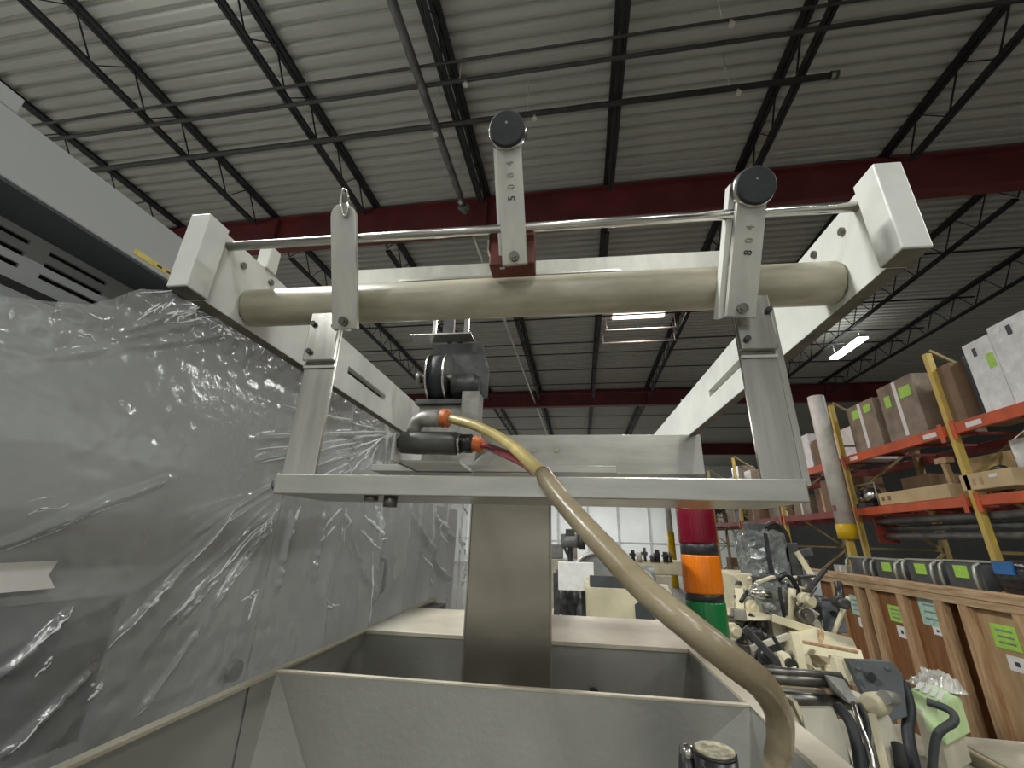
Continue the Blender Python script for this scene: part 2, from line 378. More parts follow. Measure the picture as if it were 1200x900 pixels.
# --- side arms
def side_arm(s, X):
    th = .034; o1 = X + s * th                     # outer face; inner plate face stands back behind the front block
    i0 = X + s * .010
    lo, hi = sorted((i0, o1))
    poly = [(.475, ZB), (.475, ZT), (2.15, ZT), (2.15, ZB)]
    a = MB()
    sl = (.957, 1.20, .392, .412)                  # slot opening
    # plate with a through slot: four boxes around it
    for (y0, y1, z0, z1) in ((.476, sl[0], ZB, ZT), (sl[1], 2.15, ZB, ZT), (sl[0], sl[1], ZB, sl[2]), (sl[0], sl[1], sl[3], ZT)): a.box(lo, hi, y0, y1, z0, z1)
    arm = a.build('side_arm', 'arm_paint', mc)
    l2, h2 = sorted((X, o1))
    l2, h2 = sorted((X, o1))
    part(arm, 'front_block', 'arm_paint', ('box', l2, h2, .466, .507, ZB - .001, ZT + .001), bevel=.0018)
    part(arm, 'shaded_grimy_underside', 'shade_grime_brown', ('box', lo + .001, hi - .001, .51, 2.14, ZB - .0012, ZB + .0005), ('box', l2 + .002, h2 - .002, .469, .505, ZB - .0022, ZB + .0005))  # dark strip: shade of the underside painted in along with dirt
    for (y, z) in ((.63, .452), (.585, .357), (.56, .44)):
        part(arm, 'bolt', 'bolt_steel', ('cyl', (i0 - s * .004, y, z), (i0 + s * .002, y, z), .006, None, 10))
    for y in (1.5, 1.75): part(arm, 'top_screw', 'bolt_steel', ('cyl', ((lo + hi) / 2, y, ZT), ((lo + hi) / 2, y, ZT + .012), .01, None, 8))
    part(arm, 'slot_back', 'dark_hole', ('box', *( (hi - .004, hi) if s > 0 else (lo, lo + .004)), sl[0], sl[1], sl[2], sl[3]))  # near-black backing puts the slot's inner shade into its colour
    return arm
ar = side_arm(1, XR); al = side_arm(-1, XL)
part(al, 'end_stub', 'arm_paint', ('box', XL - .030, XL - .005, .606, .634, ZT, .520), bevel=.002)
# --- round rod and roller
RODY, RODZ = .523, .452
part(mc, 'guide_rod', 'rod_steel', ('cyl', (XL - .011, RODY, RODZ), (XR + .011, RODY, RODZ), .0075, None, 20))
ROLY, ROLZ, ROLR = .603, .378, .0335
ro = part(mc, 'roller', 'roller_plastic', ('lathe', (XL - .008, ROLY, ROLZ), (XR + .008, ROLY, ROLZ), [(0, .02), (0, ROLR - .002), (.003, ROLR), (.997, ROLR), (1, ROLR - .002), (1, .02)], 40))
# --- paddles leaning towards the viewer
TL = math.radians(21); pu = Vector((0, -math.sin(TL), math.cos(TL))); pn = Vector((0, -math.cos(TL), -math.sin(TL)))
def paddle(bx, by, bz, top, w, knob, lean=0, digits=None, side=-1):
    """bx,by,bz: middle of lower end on the front face; top: length"""
    B = Vector((bx, by, bz)); U = (pu + Vector((lean, 0, 0))).normalized(); Xd = Vector((1, 0, 0)); Xd = (Xd - U * Xd.dot(U)).normalized(); N = U.cross(Xd); N = -N if N.y > 0 else N
    def P(u, v, d=0): return B + Xd * u + U * v - N * d
    h = w / 2
    poly = [P(-h, 0), P(h, 0)] + [P(h * math.cos(a), top + h * math.sin(a)) for a in [math.pi * i / 10 for i in range(11)]]
    pd = MB().prism(poly, -N * .010).build('paddle_arm', 'cast_paint', mc, .0012)
    # second leaf behind, a little to the side
    poly = [P(-h + side * .0065, .0, .016), P(-h + side * .0065 + .008, 0, .016), P(-h + side * .0065 + .008, top + .012, .016), P(-h + side * .0065, top + .012, .016)]
    part(pd, 'side_flange', 'arm_paint', ('prism', poly, -N * .018))
    part(pd, 'pivot_bolt', 'bolt_steel', ('cyl', P(0, .012, 0), P(0, .012, -.005), .0075, None, 12), ('cyl', P(0, .012, -.005), P(0, .012, -.007), .004, None, 6))
    if knob:
        k = part(pd, 'knob', 'black_rubber', ('lathe', P(0, top, .014), P(0, top, -.011), [(0, .022), (.3, .0265), (.8, .0275), (.95, .0266), (1, .025)], 32))
        part(k, 'knob_rim', 'rod_steel', ('lathe', P(0, top, .010), P(0, top, -.006), [(0, .027), (.2, .0288), (.8, .0288), (1, .0275)], 32))
        part(k, 'centre_dimple', 'grey_cast', ('cyl', P(.0, top + .008, -.011), P(.0, top + .008, -.0115), .002, None, 8))
    else:
        part(pd, 'clip_ring', 'rod_steel', ('tube', [P(.006 + .006 * math.cos(a), top + .02 + .022 * math.sin(a), -.003) for a in [2 * math.pi * i / 14 for i in range(15)]], .0022, 6))
    if digits:
        for i, ch in enumerate(digits):
            text_mesh(pd, 'stamped_digit', ch, 'engraving' if i else 'engraving_bold', P(.001, top * .50 + i * .0175, -.0003), U, -Xd, .0155)
    return pd
paddle(.2525, .561, .303, .183, .040, True, .10, '804')
paddle(-.0712, .527, .388, .200, .038, True, -.035, '5084')
paddle(-.349, .560, .306, .180, .042, False, .012, None, 1)
part(mc, 'red_block', 'maroon_block', ('box', -.113, -.042, .535, .572, .395, .466), bevel=.002)
part(mc, 'block_bracket', 'rod_steel', ('box', -.116, -.113, .53, .575, .42, .468))
# --- bar behind the roller that ties the uprights
rb = part(mc, 'rear_tie_bar', 'cast_paint', ('box', -.40, .275, .63, .645, .437, .470), bevel=.001)
part(rb, 'rear_tie_lip', 'arm_paint', ('box', -.40, .275, .645, .668, .464, .471))
part(rb, 'tie_strip', 'stainless', ('box', -.30, .10, .626, .630, .437, .441))
# --- legs of the yoke, cross bar
def leg(x0, x1, side):
    lg = part(mc, 'yoke_leg', 'stainless_leg', ('box', x0, x1, .590, .596, .074, .345), bevel=.001)
    fl = x0 if side < 0 else x1
    part(lg, 'leg_flange', 'stainless_leg', ('box', *sorted((fl, fl - side * .005)), .596, .628, .074, .345))
    xm = (x0 + x1) / 2
    part(lg, 'joint_plate', 'stainless_leg', ('box', x0, x1, .580, .590, .262, .350), bevel=.0015)
    part(lg, 'back_strip', 'stainless_leg', ('box', *sorted((x1 if side > 0 else x0, (x1 + .016) if side > 0 else x0 - .007)), .604, .608, .074, .345))
    for dx, z in ((-.018, .328), (.02, .322), (-.016, .277)):
        part(lg, 'screw', 'black_plastic', ('cyl', (xm + dx, .580, z), (xm + dx, .575, z), .0045, None, 10))
    part(lg, 'reflection_line', 'rod_steel', ('prism', [(x0, .590, .262), (x1, .590, .262), (x1, .5865, .255), (x0, .5865, .255), ], (0, .0005, -.004)))  # bright steel strip standing in for a reflection across the leg
    return lg
leg(-.425, -.372, -1); leg(.254, .304, 1)
cb = part(mc, 'cross_bar', 'stainless', ('box', -.432, .307, .588, .624, .051, .080), bevel=.0015)
part(cb, 'bottom_flange', 'stainless', ('box', -.430, .305, .624, .735, .051, .0545))
part(cb, 'end_bolt', 'rod_steel', ('cyl', (-.444, .606, .066), (-.432, .606, .066), .009, None, 12))
for x in (-.285, -.255): part(cb, 'under_nut', 'bolt_steel', ('cyl', (x, .606, .051), (x, .606, .036 if x > -.27 else .044), .011, None, 6))
# --- cross beam, mounting plate and column
bm = part(mc, 'cross_beam', 'stainless', ('box', -.60, .452, 1.444, 1.452, .207, .340), bevel=.001)
part(bm, 'beam_web', 'stainless', ('box', -.60, .452, 1.452, 1.52, .332, .340), ('box', -.60, .452, 1.452, 1.52, .207, .215))
for x in (-.11, -.03): part(bm, 'hole_bolt', 'rod_steel', ('cyl', (x, 1.444, .29), (x, 1.437, .29), .012, None, 12))
part(mc, 'mounting_plate', 'stainless', ('box', -.53, .13, 1.10, 1.444, .160, .178), bevel=.001)
part(mc, 'gusset', 'stainless', ('prism', [(-.26, 1.12, .178), (-.26, 1.444, .178), (-.26, 1.444, .30)], (.008, 0, 0)))
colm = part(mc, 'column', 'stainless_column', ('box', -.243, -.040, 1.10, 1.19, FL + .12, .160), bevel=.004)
part(colm, 'column_seam', 'stainless', ('box', -.246, -.243, 1.105, 1.19, -.8, .158))
# --- belt pulley and its bracket on top
pl = part(mc, 'pulley_bracket', 'stainless_leg', ('box', -.552, -.325, 1.295, 1.36, .672, .678), bevel=.0008)
part(pl, 'side_plate', 'dark_steel', ('prism', [(-.49, 1.372, .672), (-.30, 1.372, .672), (-.268, 1.372, .56), (-.268, 1.372, .46), (-.34, 1.372, .43), (-.45, 1.372, .43)], (0, .006, 0)))
for x, w in ((-.468, .012), (-.352, .016)): part(pl, 'upright_post', 'rod_steel', ('box', x, x + w, 1.30, 1.312, .678, .752))
part(pl, 'top_tab', 'rod_steel', ('box', -.50, -.456, 1.30, 1.312, .735, .752))
part(pl, 'rear_post', 'dark_steel', ('box', -.44, -.40, 1.33, 1.35, .678, .76))
pw = part(mc, 'pulley', 'rod_steel', ('cyl', (-.462, 1.33, .515), (-.455, 1.33, .515), .09, None, 32), ('cyl', (-.402, 1.33, .515), (-.395, 1.33, .515), .09, None, 32))
part(pw, 'belt', 'black_rubber', ('cyl', (-.455, 1.33, .515), (-.402, 1.33, .515), .082, None, 32))
part(pw, 'axle', 'bolt_steel', ('cyl', (-.51, 1.33, .515), (-.30, 1.33, .515), .016, None, 12), ('cyl', (-.515, 1.33, .515), (-.50, 1.33, .515), .026, None, 6))
part(pw, 'motor_hub', 'dark_steel', ('lathe', (-.39, 1.335, .49), (-.29, 1.335, .49), [(0, .03), (.1, .042), (.8, .042), (1, .03)], 20))
bk = part(mc, 'bearing_block', 'grey_cast', ('box', -.34, -.282, 1.29, 1.37, .19, .455), bevel=.003)
part(bk, 'pillow_bar', 'dark_steel', ('box', -.50, -.34, 1.29, 1.33, .412, .428), bevel=.001)
part(bk, 'rear_block', 'grey_cast', ('box', -.49, -.34, 1.31, 1.40, .178, .412), bevel=.003)
# --- air valve and elbow
va = part(mc, 'air_valve', 'valve_dark', ('lathe', (-.392, .95, .206), (-.250, .95, .203), [(0, .018), (.03, .026), (.3, .0275), (.97, .0275), (1, .024)], 24))
part(va, 'end_plug', 'black_plastic', ('cyl', (-.398, .95, .206), (-.39, .95, .206), .014, None, 6))
part(va, 'hex_nut', 'black_plastic', ('cyl', (-.243, .95, .203), (-.216, .95, .203), .022, None, 6))
part(va, 'steel_ring', 'rod_steel', ('cyl', (-.250, .95, .203), (-.243, .95, .203), .026, None, 24))
el = part(mc, 'elbow_fitting', 'grey_cast', ('tube', [(-.362, .95, .222), (-.362, .95, .240), (-.355, .948, .256), (-.340, .945, .262), (-.292, .938, .262)], [.017, .017, .018, .019, .021], 14))
part(el, 'spring_clip', 'orange_clip', ('lathe', (-.293, .938, .262), (-.272, .934, .261), [(0, .019), (.2, .0225), (.5, .018), (.8, .0225), (1, .015)], 16))
part(va, 'spring_clip', 'orange_clip', ('lathe', (-.216, .95, .203), (-.188, .948, .199), [(0, .016), (.2, .0195), (.4, .015), (.6, .0195), (.8, .015), (1, .013)], 16))
part(mc, 'valve_bracket', 'arm_paint', ('box', -.405, -.398, .93, 1.12, .160, .225), ('box', -.405, -.25, .975, 1.12, .160, .168))
# --- hoses
def hose(pts, n=8):                                # Catmull-Rom through the points
    P = [Vector(p) for p in pts]; P = [P[0] * 2 - P[1]] + P + [P[-1] * 2 - P[-2]]; out = []
    for i in range(1, len(P) - 2):
        a, b, c, d = P[i - 1:i + 3]
        for k in range(n):
            t = k / n; out.append(.5 * ((2 * b) + (c - a) * t + (2 * a - 5 * b + 4 * c - d) * t * t + (3 * b - a - 3 * c + d) * t ** 3))
    out.append(P[-2]); return out
yt = hose([Vector((-.275, .935, .261)), atm(560, 500, .86), atm(595, 519, .75), atm(622, 543, .66), atm(640, 561, .598)])
part(mc, 'air_hose', 'yellow_tube', ('tube', yt, .0105, 14), label='amber yellow air tube')
pt = hose([Vector((-.192, .948, .200)), atm(585, 529, .84), atm(612, 541, .73), atm(632, 557, .635), atm(644, 570, .59)])
part(mc, 'air_hose', 'purple_tube', ('tube', pt, .0088, 12), label='dark red purple air tube')
sh = hose([atm(636, 556, .60), atm(660, 588, .548), atm(703, 636, .49), atm(755, 690, .445), atm(810, 736, .42), atm(855, 772, .42), atm(893, 803, .44), atm(912, 836, .465), atm(914, 870, .475), atm(911, 905, .48), atm(911, 905, .48) + Vector((-.002, .004, -.08)), atm(911, 905, .48) + Vector((-.004, .01, -.2))], 10)
rr = []
for i in range(len(sh)):
    t = i / (len(sh) - 1); r = (.0128 - .0004 * min(1, t / .35)) * (1 - .16 * max(0, min(1, (t - .5) / .25))); r *= 1 + .022 * (i % 9 == 0) * (1 if t < .6 else .2)
    rr.append(r)
part(mc, 'hose_sleeve', 'hose_sheath', ('tube', sh, rr, 18), label='brownish wrapped sleeve around the air tubes')
# --- hopper
RZ = -.25; T = .004
DXL, DXR = -.553, .297
lw = part(mc, 'hopper_side', 'hopper_steel', ('box', DXL - T, DXL, .10, 1.92, -.95, RZ - .004))
part(lw, 'rim', 'rim_steel', ('box', DXL - .012, DXL + .004, .10, 1.92, RZ - .006, RZ), bevel=.001)
rw = part(mc, 'hopper_side', 'hopper_steel', ('box', DXR, DXR + T, .10, 1.66, -.95, RZ - .004))
part(rw, 'rim', 'rim_steel', ('box', DXR - .002, DXR + .042, .10, 1.66, RZ - .008, RZ), bevel=.001)
bw = part(mc, 'hopper_back', 'hopper_steel', ('box', DXL, DXR, 1.255, 1.26, -.95, RZ - .004))
part(bw, 'rim', 'rim_steel', ('box', DXL + .004, DXR, 1.25, 1.645, RZ - .010, RZ), bevel=.001)
part(bw, 'rivet', 'black_plastic', ('cyl', (-.36, 1.255, -.42), (-.36, 1.235, -.42), .018, None, 10), ('cyl', (.06, 1.255, -.36), (.06, 1.24, -.36), .014, None, 10))
part(lw, 'end_tab', 'dark_steel', ('box', DXL, DXL + .06, 1.70, 1.86, RZ - .06, RZ - .012))
SL = .08                                           # slope of the divider: towards the viewer as it drops
def dv(x, z): return Vector((x, .872 + (z - RZ) * SL, z))
def hit(px, py):                                   # viewer ray on the divider plane, used once to size the throat
    v = _ray(px, py, YAW_M); s = (.872 - RZ * SL) / (v.y - SL * v.z); return v * s
hl, hr = hit(357, 900), hit(832, 868)
zb = -.62
k1 = (zb - RZ) / (hl.z - RZ); k2 = (zb - RZ) / (hr.z - RZ)
bl = dv(DXL + (hl.x - DXL) * k1, zb); br = dv(DXR + (hr.x - DXR) * k2, zb); tl = dv(DXL + .002, RZ); tr = dv(DXR - .002, RZ)
dvd = MB().prism([tl, tr, br, bl], (0, .005, 0)).build('hopper_divider', 'hopper_steel', mc)
part(dvd, 'divider_edge', 'rim_steel', ('box', DXL + .002, DXR - .002, .870, .879, RZ - .004, RZ + .001), bevel=.001)
vfl = _ray(272, 900, YAW_M); wl = vfl * (DXL / vfl.x); ktl = (zb - RZ) / (wl.z - RZ)
wlb = Vector((DXL + .001, .80 + (wl.y - .80) * ktl, zb))
for sgn, X_, t_, b_l in ((1, DXL + .002, tl, bl), (-1, DXR - .002, tr, br)):
    wt = Vector((X_, .80, RZ - .006)); wb_ = Vector((X_, wlb.y, zb)); f_ = Vector((0, .003, 0))
    tri = [(0, 1, 2), (0, 2, 3)] if sgn > 0 else [(2, 1, 0), (3, 2, 0)]
    MB().add([t_, b_l, wb_, wt], tri).build('corner_panel', 'hopper_steel', dvd)
# probes standing in the hopper
c = atm(838, 884, .70)
pr = part(mc, 'level_probe', 'black_plastic', ('cyl', (c.x, c.y, c.z - .25), (c.x, c.y, c.z), .0265, None, 20), ('cyl', (c.x, c.y, c.z), (c.x, c.y, c.z + .003), .0265, None, 20))
part(pr, 'probe_cap', 'tan_cap', ('cyl', (c.x, c.y, c.z + .003), (c.x, c.y, c.z + .006), .024, None, 20))
c = atm(806, 886, .72)
pr = part(mc, 'level_probe', 'black_plastic', ('lathe', (c.x, c.y, c.z - .2), (c.x, c.y, c.z + .01), [(0, .016), (.8, .016), (1, .010)], 14))
part(pr, 'probe_cap', 'rod_steel', ('blob', (c.x, c.y - .004, c.z + .006), (.011, .011, .009), 10, 6))
# body under the hopper
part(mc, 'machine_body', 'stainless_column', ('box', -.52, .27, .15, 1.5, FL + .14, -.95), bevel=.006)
for x in (-.45, .2):
    for y in (.22, 1.42): part(mc, 'foot', 'bolt_steel', ('lathe', (x, y, FL), (x, y, FL + .14), [(0, .05), (.15, .05), (.2, .015), (1, .015)], 14))

# --- signal tower, beside the hopper
c = atm(815, 610, 1.46)
cw = Matrix.Rotation(MROT, 3, 'Z') @ c; R_ = .0565
stt = thing('signal_tower', 'stacked red, amber and green signal light beside the hopper rim', 'signal light', (cw.x, cw.y, -.95))
def zpx(py): return at(815, py, cw.y).z
segs = [('lens_red', .10, zpx(637)), ('black_plastic', zpx(637), zpx(650)), ('lens_amber', zpx(650), zpx(694)), ('black_plastic', zpx(694), zpx(703)), ('lens_green', zpx(703), zpx(748)), ('black_plastic', zpx(748), -.36)]
names = ['red_lens', 'spacer', 'amber_lens', 'spacer', 'green_lens', 'base']
for (m, za, zb_), nm in zip(segs, names):
    z0, z1 = sorted((za, zb_)); rr_ = R_ if 'lens' in m else R_ * .97
    part(stt, nm, m, ('lathe', (cw.x, cw.y, z0), (cw.x, cw.y, z1), [(0, rr_ * .97), (.05, rr_), (.95, rr_), (1, rr_ * .97)], 32))
part(stt, 'cap', 'black_plastic', ('lathe', (cw.x, cw.y, .10), (cw.x, cw.y, .125), [(0, R_), (.5, R_), (1, R_ * .7)], 32))
part(stt, 'pole', 'bolt_steel', ('cyl', (cw.x, cw.y, FL), (cw.x, cw.y, -.36), .018, None, 12), ('cyl', (cw.x, cw.y, FL), (cw.x, cw.y, FL + .02), .07, None, 16))

# ================================================================== wrapped enclosure on the left
XF, XV, XB = -1.40, -1.577, -1.52
en = thing('machine_enclosure', 'large grey machine enclosure under plastic film, with vent slots and overhanging top', 'enclosure', (-2.2, 2.5, FL))
fa = part(en, 'top_fascia', 'cabinet_grey', ('box', -2.9, XF, -.6, 2.25, .81, .985), bevel=.004)
part(fa, 'raised_step', 'cabinet_grey', ('box', -2.9, XF, -.6, .560, .985, 1.035), bevel=.003)
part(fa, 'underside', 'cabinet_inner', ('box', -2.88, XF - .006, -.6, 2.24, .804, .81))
part(fa, 'caution_label', 'yellow_label', ('prism', [Vector((XF, atx(158, 291, XF).y, .845)), Vector((XF, 1.30, .845)), Vector((XF, 1.30, .825)), Vector((XF, atx(158, 291, XF).y, .825))], (.0015, 0, 0)))
for i in range(7):
    y = .99 + i * .035
    part(fa, 'caution_print', 'print_dark', ('box', XF + .0014, XF + .0018, y, y + .018, .831, .840))
# vent panel built around its slots
VS = []
def yz(px, py): p = atx(px, py, XV); return p.y, p.z
g2 = [((58, 298), (125, 332)), ((50, 310), (118, 343)), ((42, 322), (112, 355))]
g1 = [((-40, 247), (35, 285)), ((-48, 259), (28, 297)), ((-56, 272), (20, 310))]
rows = []
ya0, ya1 = yz(*g2[0][0])[0], yz(*g2[0][1])[0]; yb0, yb1 = yz(*g1[0][0])[0], yz(*g1[0][1])[0]
zs = [sum(yz(*p)[1] for p in g2[i]) / 2 for i in range(3)]
hh = .0075
vp = MB(); Zlo, Zhi = .30, .804
ycuts = [(-.6, yb0), (yb1, ya0), (ya1, 2.24)]
for y0, y1 in ycuts: vp.box(XV - .01, XV, y0, y1, Zlo, Zhi)
for y0, y1 in ((yb0, yb1), (ya0, ya1)):
    zz = [Zlo] + [v for z in sorted(zs) for v in (z - hh, z + hh)] + [Zhi]
    for i in range(0, len(zz), 2): vp.box(XV - .01, XV, y0, y1, zz[i], zz[i + 1])
vpo = vp.build('vent_panel', 'cabinet_grey', en)
part(vpo, 'slot_backing', 'dark_hole', ('box', XV - .05, XV - .04, -.6, 2.24, Zlo, Zhi))
p0, p1 = atx(-40, 310, XV), atx(66, 354, XV)
part(vpo, 'recess_strip', 'dark_hole', ('box', XV - .002, XV + .003, p0.y - .3, p1.y, p1.z - .018, p1.z + .006))
# main body with window and doors
part(en, 'body', 'cabinet_grey', ('box', -2.9, XB - .06, -.6, 5.3, FL + .1, .30), ('box', -2.9, XV - .06, -.6, 2.25, .30, .804), ('box', -2.9, XB - .3, 2.25, 5.3, .30, .62))
w0 = atx(150, 695, XB)
fr = [(-.6, w0.y), (w0.y, 2.02), (2.03, 3.05), (3.06, 4.1), (4.11, 5.3)]
for i, (y0, y1) in enumerate(fr):
    if i == 0:
        zt_, zb2 = w0.z, -.62
        pn_ = MB().box(XB - .03, XB, y0, y1, zt_, .298).box(XB - .03, XB, y0, y1, FL + .1, zb2).build('side_panel', 'cabinet_grey', en, .003)
        part(pn_, 'window_pane', 'cabinet_window', ('box', XB - .028, XB - .018, y0, y1, zb2, zt_))
    else:
        pn_ = part(en, 'side_panel', 'cabinet_grey', ('box', XB - .03, XB, y0, y1, FL + .1, .298), bevel=.004)
    if i == 2 or i == 3:
        p = atx(445, 655, XB); q = atx(443, 694, XB)
        if i == 2:
            part(pn_, 'door_handle', 'black_plastic', ('tube', [(XB, p.y, p.z), (XB + .05, p.y, p.z - .01), (XB + .055, p.y, p.z - .04), (XB + .055, p.y, q.z + .04), (XB + .05, p.y, q.z + .01), (XB, p.y, q.z)], .014, 8))
p = atx(265, 785, XB)
part(en, 'door_knob', 'black_plastic', ('lathe', (XB, p.y, p.z), (XB + .05, p.y, p.z), [(0, .02), (.4, .02), (.6, .045), (1, .04)], 16))
for y in (-.4, 1.6, 3.4, 5.1): part(en, 'foot', 'bolt_steel', ('cyl', (-1.7, y, FL), (-1.7, y, FL + .1), .05, None, 10), ('cyl', (-2.7, y, FL), (-2.7, y, FL + .1), .05, None, 10))

# --- draped clear film
XS = -1.44
A1 = atx(328, 572, XS); A2 = atx(441, 507, XS); A3 = atx(205, 327, XS)
tops = [(-.7, .30), (atx(0, 345, XS).y, atx(0, 345, XS).z), (atx(100, 355, XS).y, atx(100, 355, XS).z), (atx(160, 336, XS).y, atx(160, 336, XS).z), (atx(200, 326, XS).y, .80), (1.6, .80), (2.3, .79), (3.2, .72), (4.2, .66), (5.35, .60)]
def ztop(y):
    for (a, za), (b, zb_) in zip(tops, tops[1:]):
        if a <= y <= b: return za + (zb_ - za) * (y - a) / (b - a)
    return tops[-1][1]
def vn(x, y):                                      # smooth value noise
    xi, yi = math.floor(x), math.floor(y); fx, fy = x - xi, y - yi; fx = fx * fx * (3 - 2 * fx); fy = fy * fy * (3 - 2 * fy)
    def h(i, j): return ((math.sin(i * 127.1 + j * 311.7) * 43758.5453) % 1.0)
    return (h(xi, yi) * (1 - fx) + h(xi + 1, yi) * fx) * (1 - fy) + (h(xi, yi + 1) * (1 - fx) + h(xi + 1, yi + 1) * fx) * fy
def ridge(t): t = abs((t % 1) - .5) * 2; return max(0, 1 - t * 2.2) ** 1.5
def seg(px0, py0, px1, py1, h, w):
    a, b = atx(px0, py0, XS), atx(px1, py1, XS); return (a.y, a.z, b.y - a.y, b.z - a.z, h, w)
SEG = [seg(*q) for q in ((272, 598, 118, 762, .020, .013), (322, 602, 183, 737, .018, .011), (318, 612, 200, 735, .016, .010), (312, 618, 244, 715, .018, .012), (232, 735, 150, 845, .016, .012),
    (82, 712, -20, 805, .018, .014), (104, 786, -10, 893, .018, .014), (330, 588, 212, 688, .013, .010), (100, 600, -20, 646, .014, .016), (330, 560, 205, 640, .012, .014), (200, 560, 40, 620, .010, .02),
    (441, 507, 300, 514, .035, .022), (441, 508, 296, 540, .035, .020), (441, 508, 310, 566, .032, .020), (441, 509, 345, 580, .032, .022), (441, 509, 385, 600, .030, .024), (441, 508, 330, 480, .03, .02), (441, 508, 425, 600, .03, .025),
    (262, 345, 130, 392, .016, .014), (272, 370, 120, 400, .012, .012), (270, 392, 30, 420, .010, .02),
    (340, 598, 318, 700, .03, .02), (372, 598, 352, 690, .03, .025), (398, 600, 420, 690, .03, .03), (470, 596, 520, 690, .05, .05), (500, 600, 541, 650, .05, .05), (545, 640, 533, 690, .05, .05), (430, 600, 425, 720, .04, .03))]
def disp(y, z):
    d = .014 * vn(y * 2.2, z * 2.2 + 5)
    for (sy, sz, ey, ez, h, w) in SEG:
        L2 = ey * ey + ez * ez; t = ((y - sy) * ey + (z - sz) * ez) / L2
        if -.05 < t < 1.05:
            cross = ((y - sy) * ez - (z - sz) * ey) / math.sqrt(L2) + .006 * (vn(t * 5 + sy * 7, sz * 5) - .5)
            if abs(cross) < w:
                f = 1 - abs(cross) / w; tt = max(0, min(1, t)); d += h * f * min(1, 8 * tt + .15, 6 * (1 - tt) + .05) * (.55 + .9 * vn(t * 14 + sz * 9, sy))
    dy, dz = y - A1.y, z - A1.z; r = math.hypot(dy, dz); th = math.atan2(dz, -dy)
    if dy < .25 and dz < .2:
        w = math.exp(-((th + .85) / .55) ** 2) * min(1, r * 6) / (1 + 1.2 * r)
        d += .016 * w * ridge(th * 3.4 + .35 * vn(y * 3, z * 3) + .2) * (.35 + vn(th * 5, 3))
    if y > 1.75:                                   # hanging pleats further along
        k = min(1, (y - 1.75) * 3); d += k * (.06 * ridge(y * 1.9 + .3 * vn(z * 2.5, y) + .1 * z) + .05 * vn(y * 5, z * 1.6) + .012 * vn(y * 14, z * 9))
    e = ztop(y) - z                                # crumpled upper edge
    if e < .22 and y > .7: d += .030 * (1 - e / .22) * vn(y * 24, z * 24)
    d += .022 * max(0, vn(y * 1.7 + 9, z * 1.7) - .52) * vn(y * 24, z * 24)
    return d
fb = MB(); vv = []
yl = [-.7 + .02 * i for i in range(55)] + [.4 + .0055 * i for i in range(320)] + [2.16 + .0145 * i for i in range(221)]
NY, NZ = len(yl) - 1, 270
for y in yl:
    zt_ = ztop(y) - (.01 * vn(y * 9, 1))
    for j in range(NZ + 1):
        z = zt_ + (-1.25 - zt_) * j / NZ
        vv.append((XS + disp(y, z), y, z))
ff = [(i * (NZ + 1) + j, (i + 1) * (NZ + 1) + j, (i + 1) * (NZ + 1) + j + 1, i * (NZ + 1) + j + 1) for i in range(NY) for j in range(NZ)]
fb.add(vv, ff, True)
sheet = fb.build('plastic_sheet', 'clear_film', org=(XS, 2.3, -1.25))
tag(sheet, 'clear wrinkled plastic film draped over the grey enclosure', 'plastic sheet')
def highlight_mat():
    m = bpy.data.materials.new('film_highlight'); m.use_nodes = True; nt = m.node_tree; b = nt.nodes['Principled BSDF']; out = nt.nodes['Material Output']
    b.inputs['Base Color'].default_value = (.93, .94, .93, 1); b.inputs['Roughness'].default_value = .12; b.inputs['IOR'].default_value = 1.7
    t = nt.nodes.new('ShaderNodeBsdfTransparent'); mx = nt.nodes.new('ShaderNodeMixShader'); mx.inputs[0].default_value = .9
    nt.links.new(t.outputs[0], mx.inputs[1]); nt.links.new(b.outputs[0], mx.inputs[2]); nt.links.new(mx.outputs[0], out.inputs[0]); MATS['film_highlight'] = m
highlight_mat()  # near-white film with the highlight put into its colour
random.seed(21)
def highlight_strand(px0, py0, px1, py1, r, jit=.006, strands=1, name='highlight_fold', n=26, breaks=.15):  # pale strands along the folds, standing in for highlight streaks
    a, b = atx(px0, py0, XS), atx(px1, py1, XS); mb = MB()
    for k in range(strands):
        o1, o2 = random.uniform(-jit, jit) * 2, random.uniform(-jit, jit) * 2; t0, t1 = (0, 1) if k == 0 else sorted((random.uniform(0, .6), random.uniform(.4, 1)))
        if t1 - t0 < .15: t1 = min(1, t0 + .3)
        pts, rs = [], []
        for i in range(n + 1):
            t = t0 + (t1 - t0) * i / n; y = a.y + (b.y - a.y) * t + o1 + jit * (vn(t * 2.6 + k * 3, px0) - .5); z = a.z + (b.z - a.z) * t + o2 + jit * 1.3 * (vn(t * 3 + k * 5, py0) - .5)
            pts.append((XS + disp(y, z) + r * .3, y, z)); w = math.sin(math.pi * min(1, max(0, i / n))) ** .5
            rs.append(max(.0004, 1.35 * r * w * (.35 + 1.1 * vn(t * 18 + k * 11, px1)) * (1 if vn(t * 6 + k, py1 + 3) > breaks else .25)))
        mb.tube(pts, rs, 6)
    return mb.build(name, 'film_highlight', sheet)
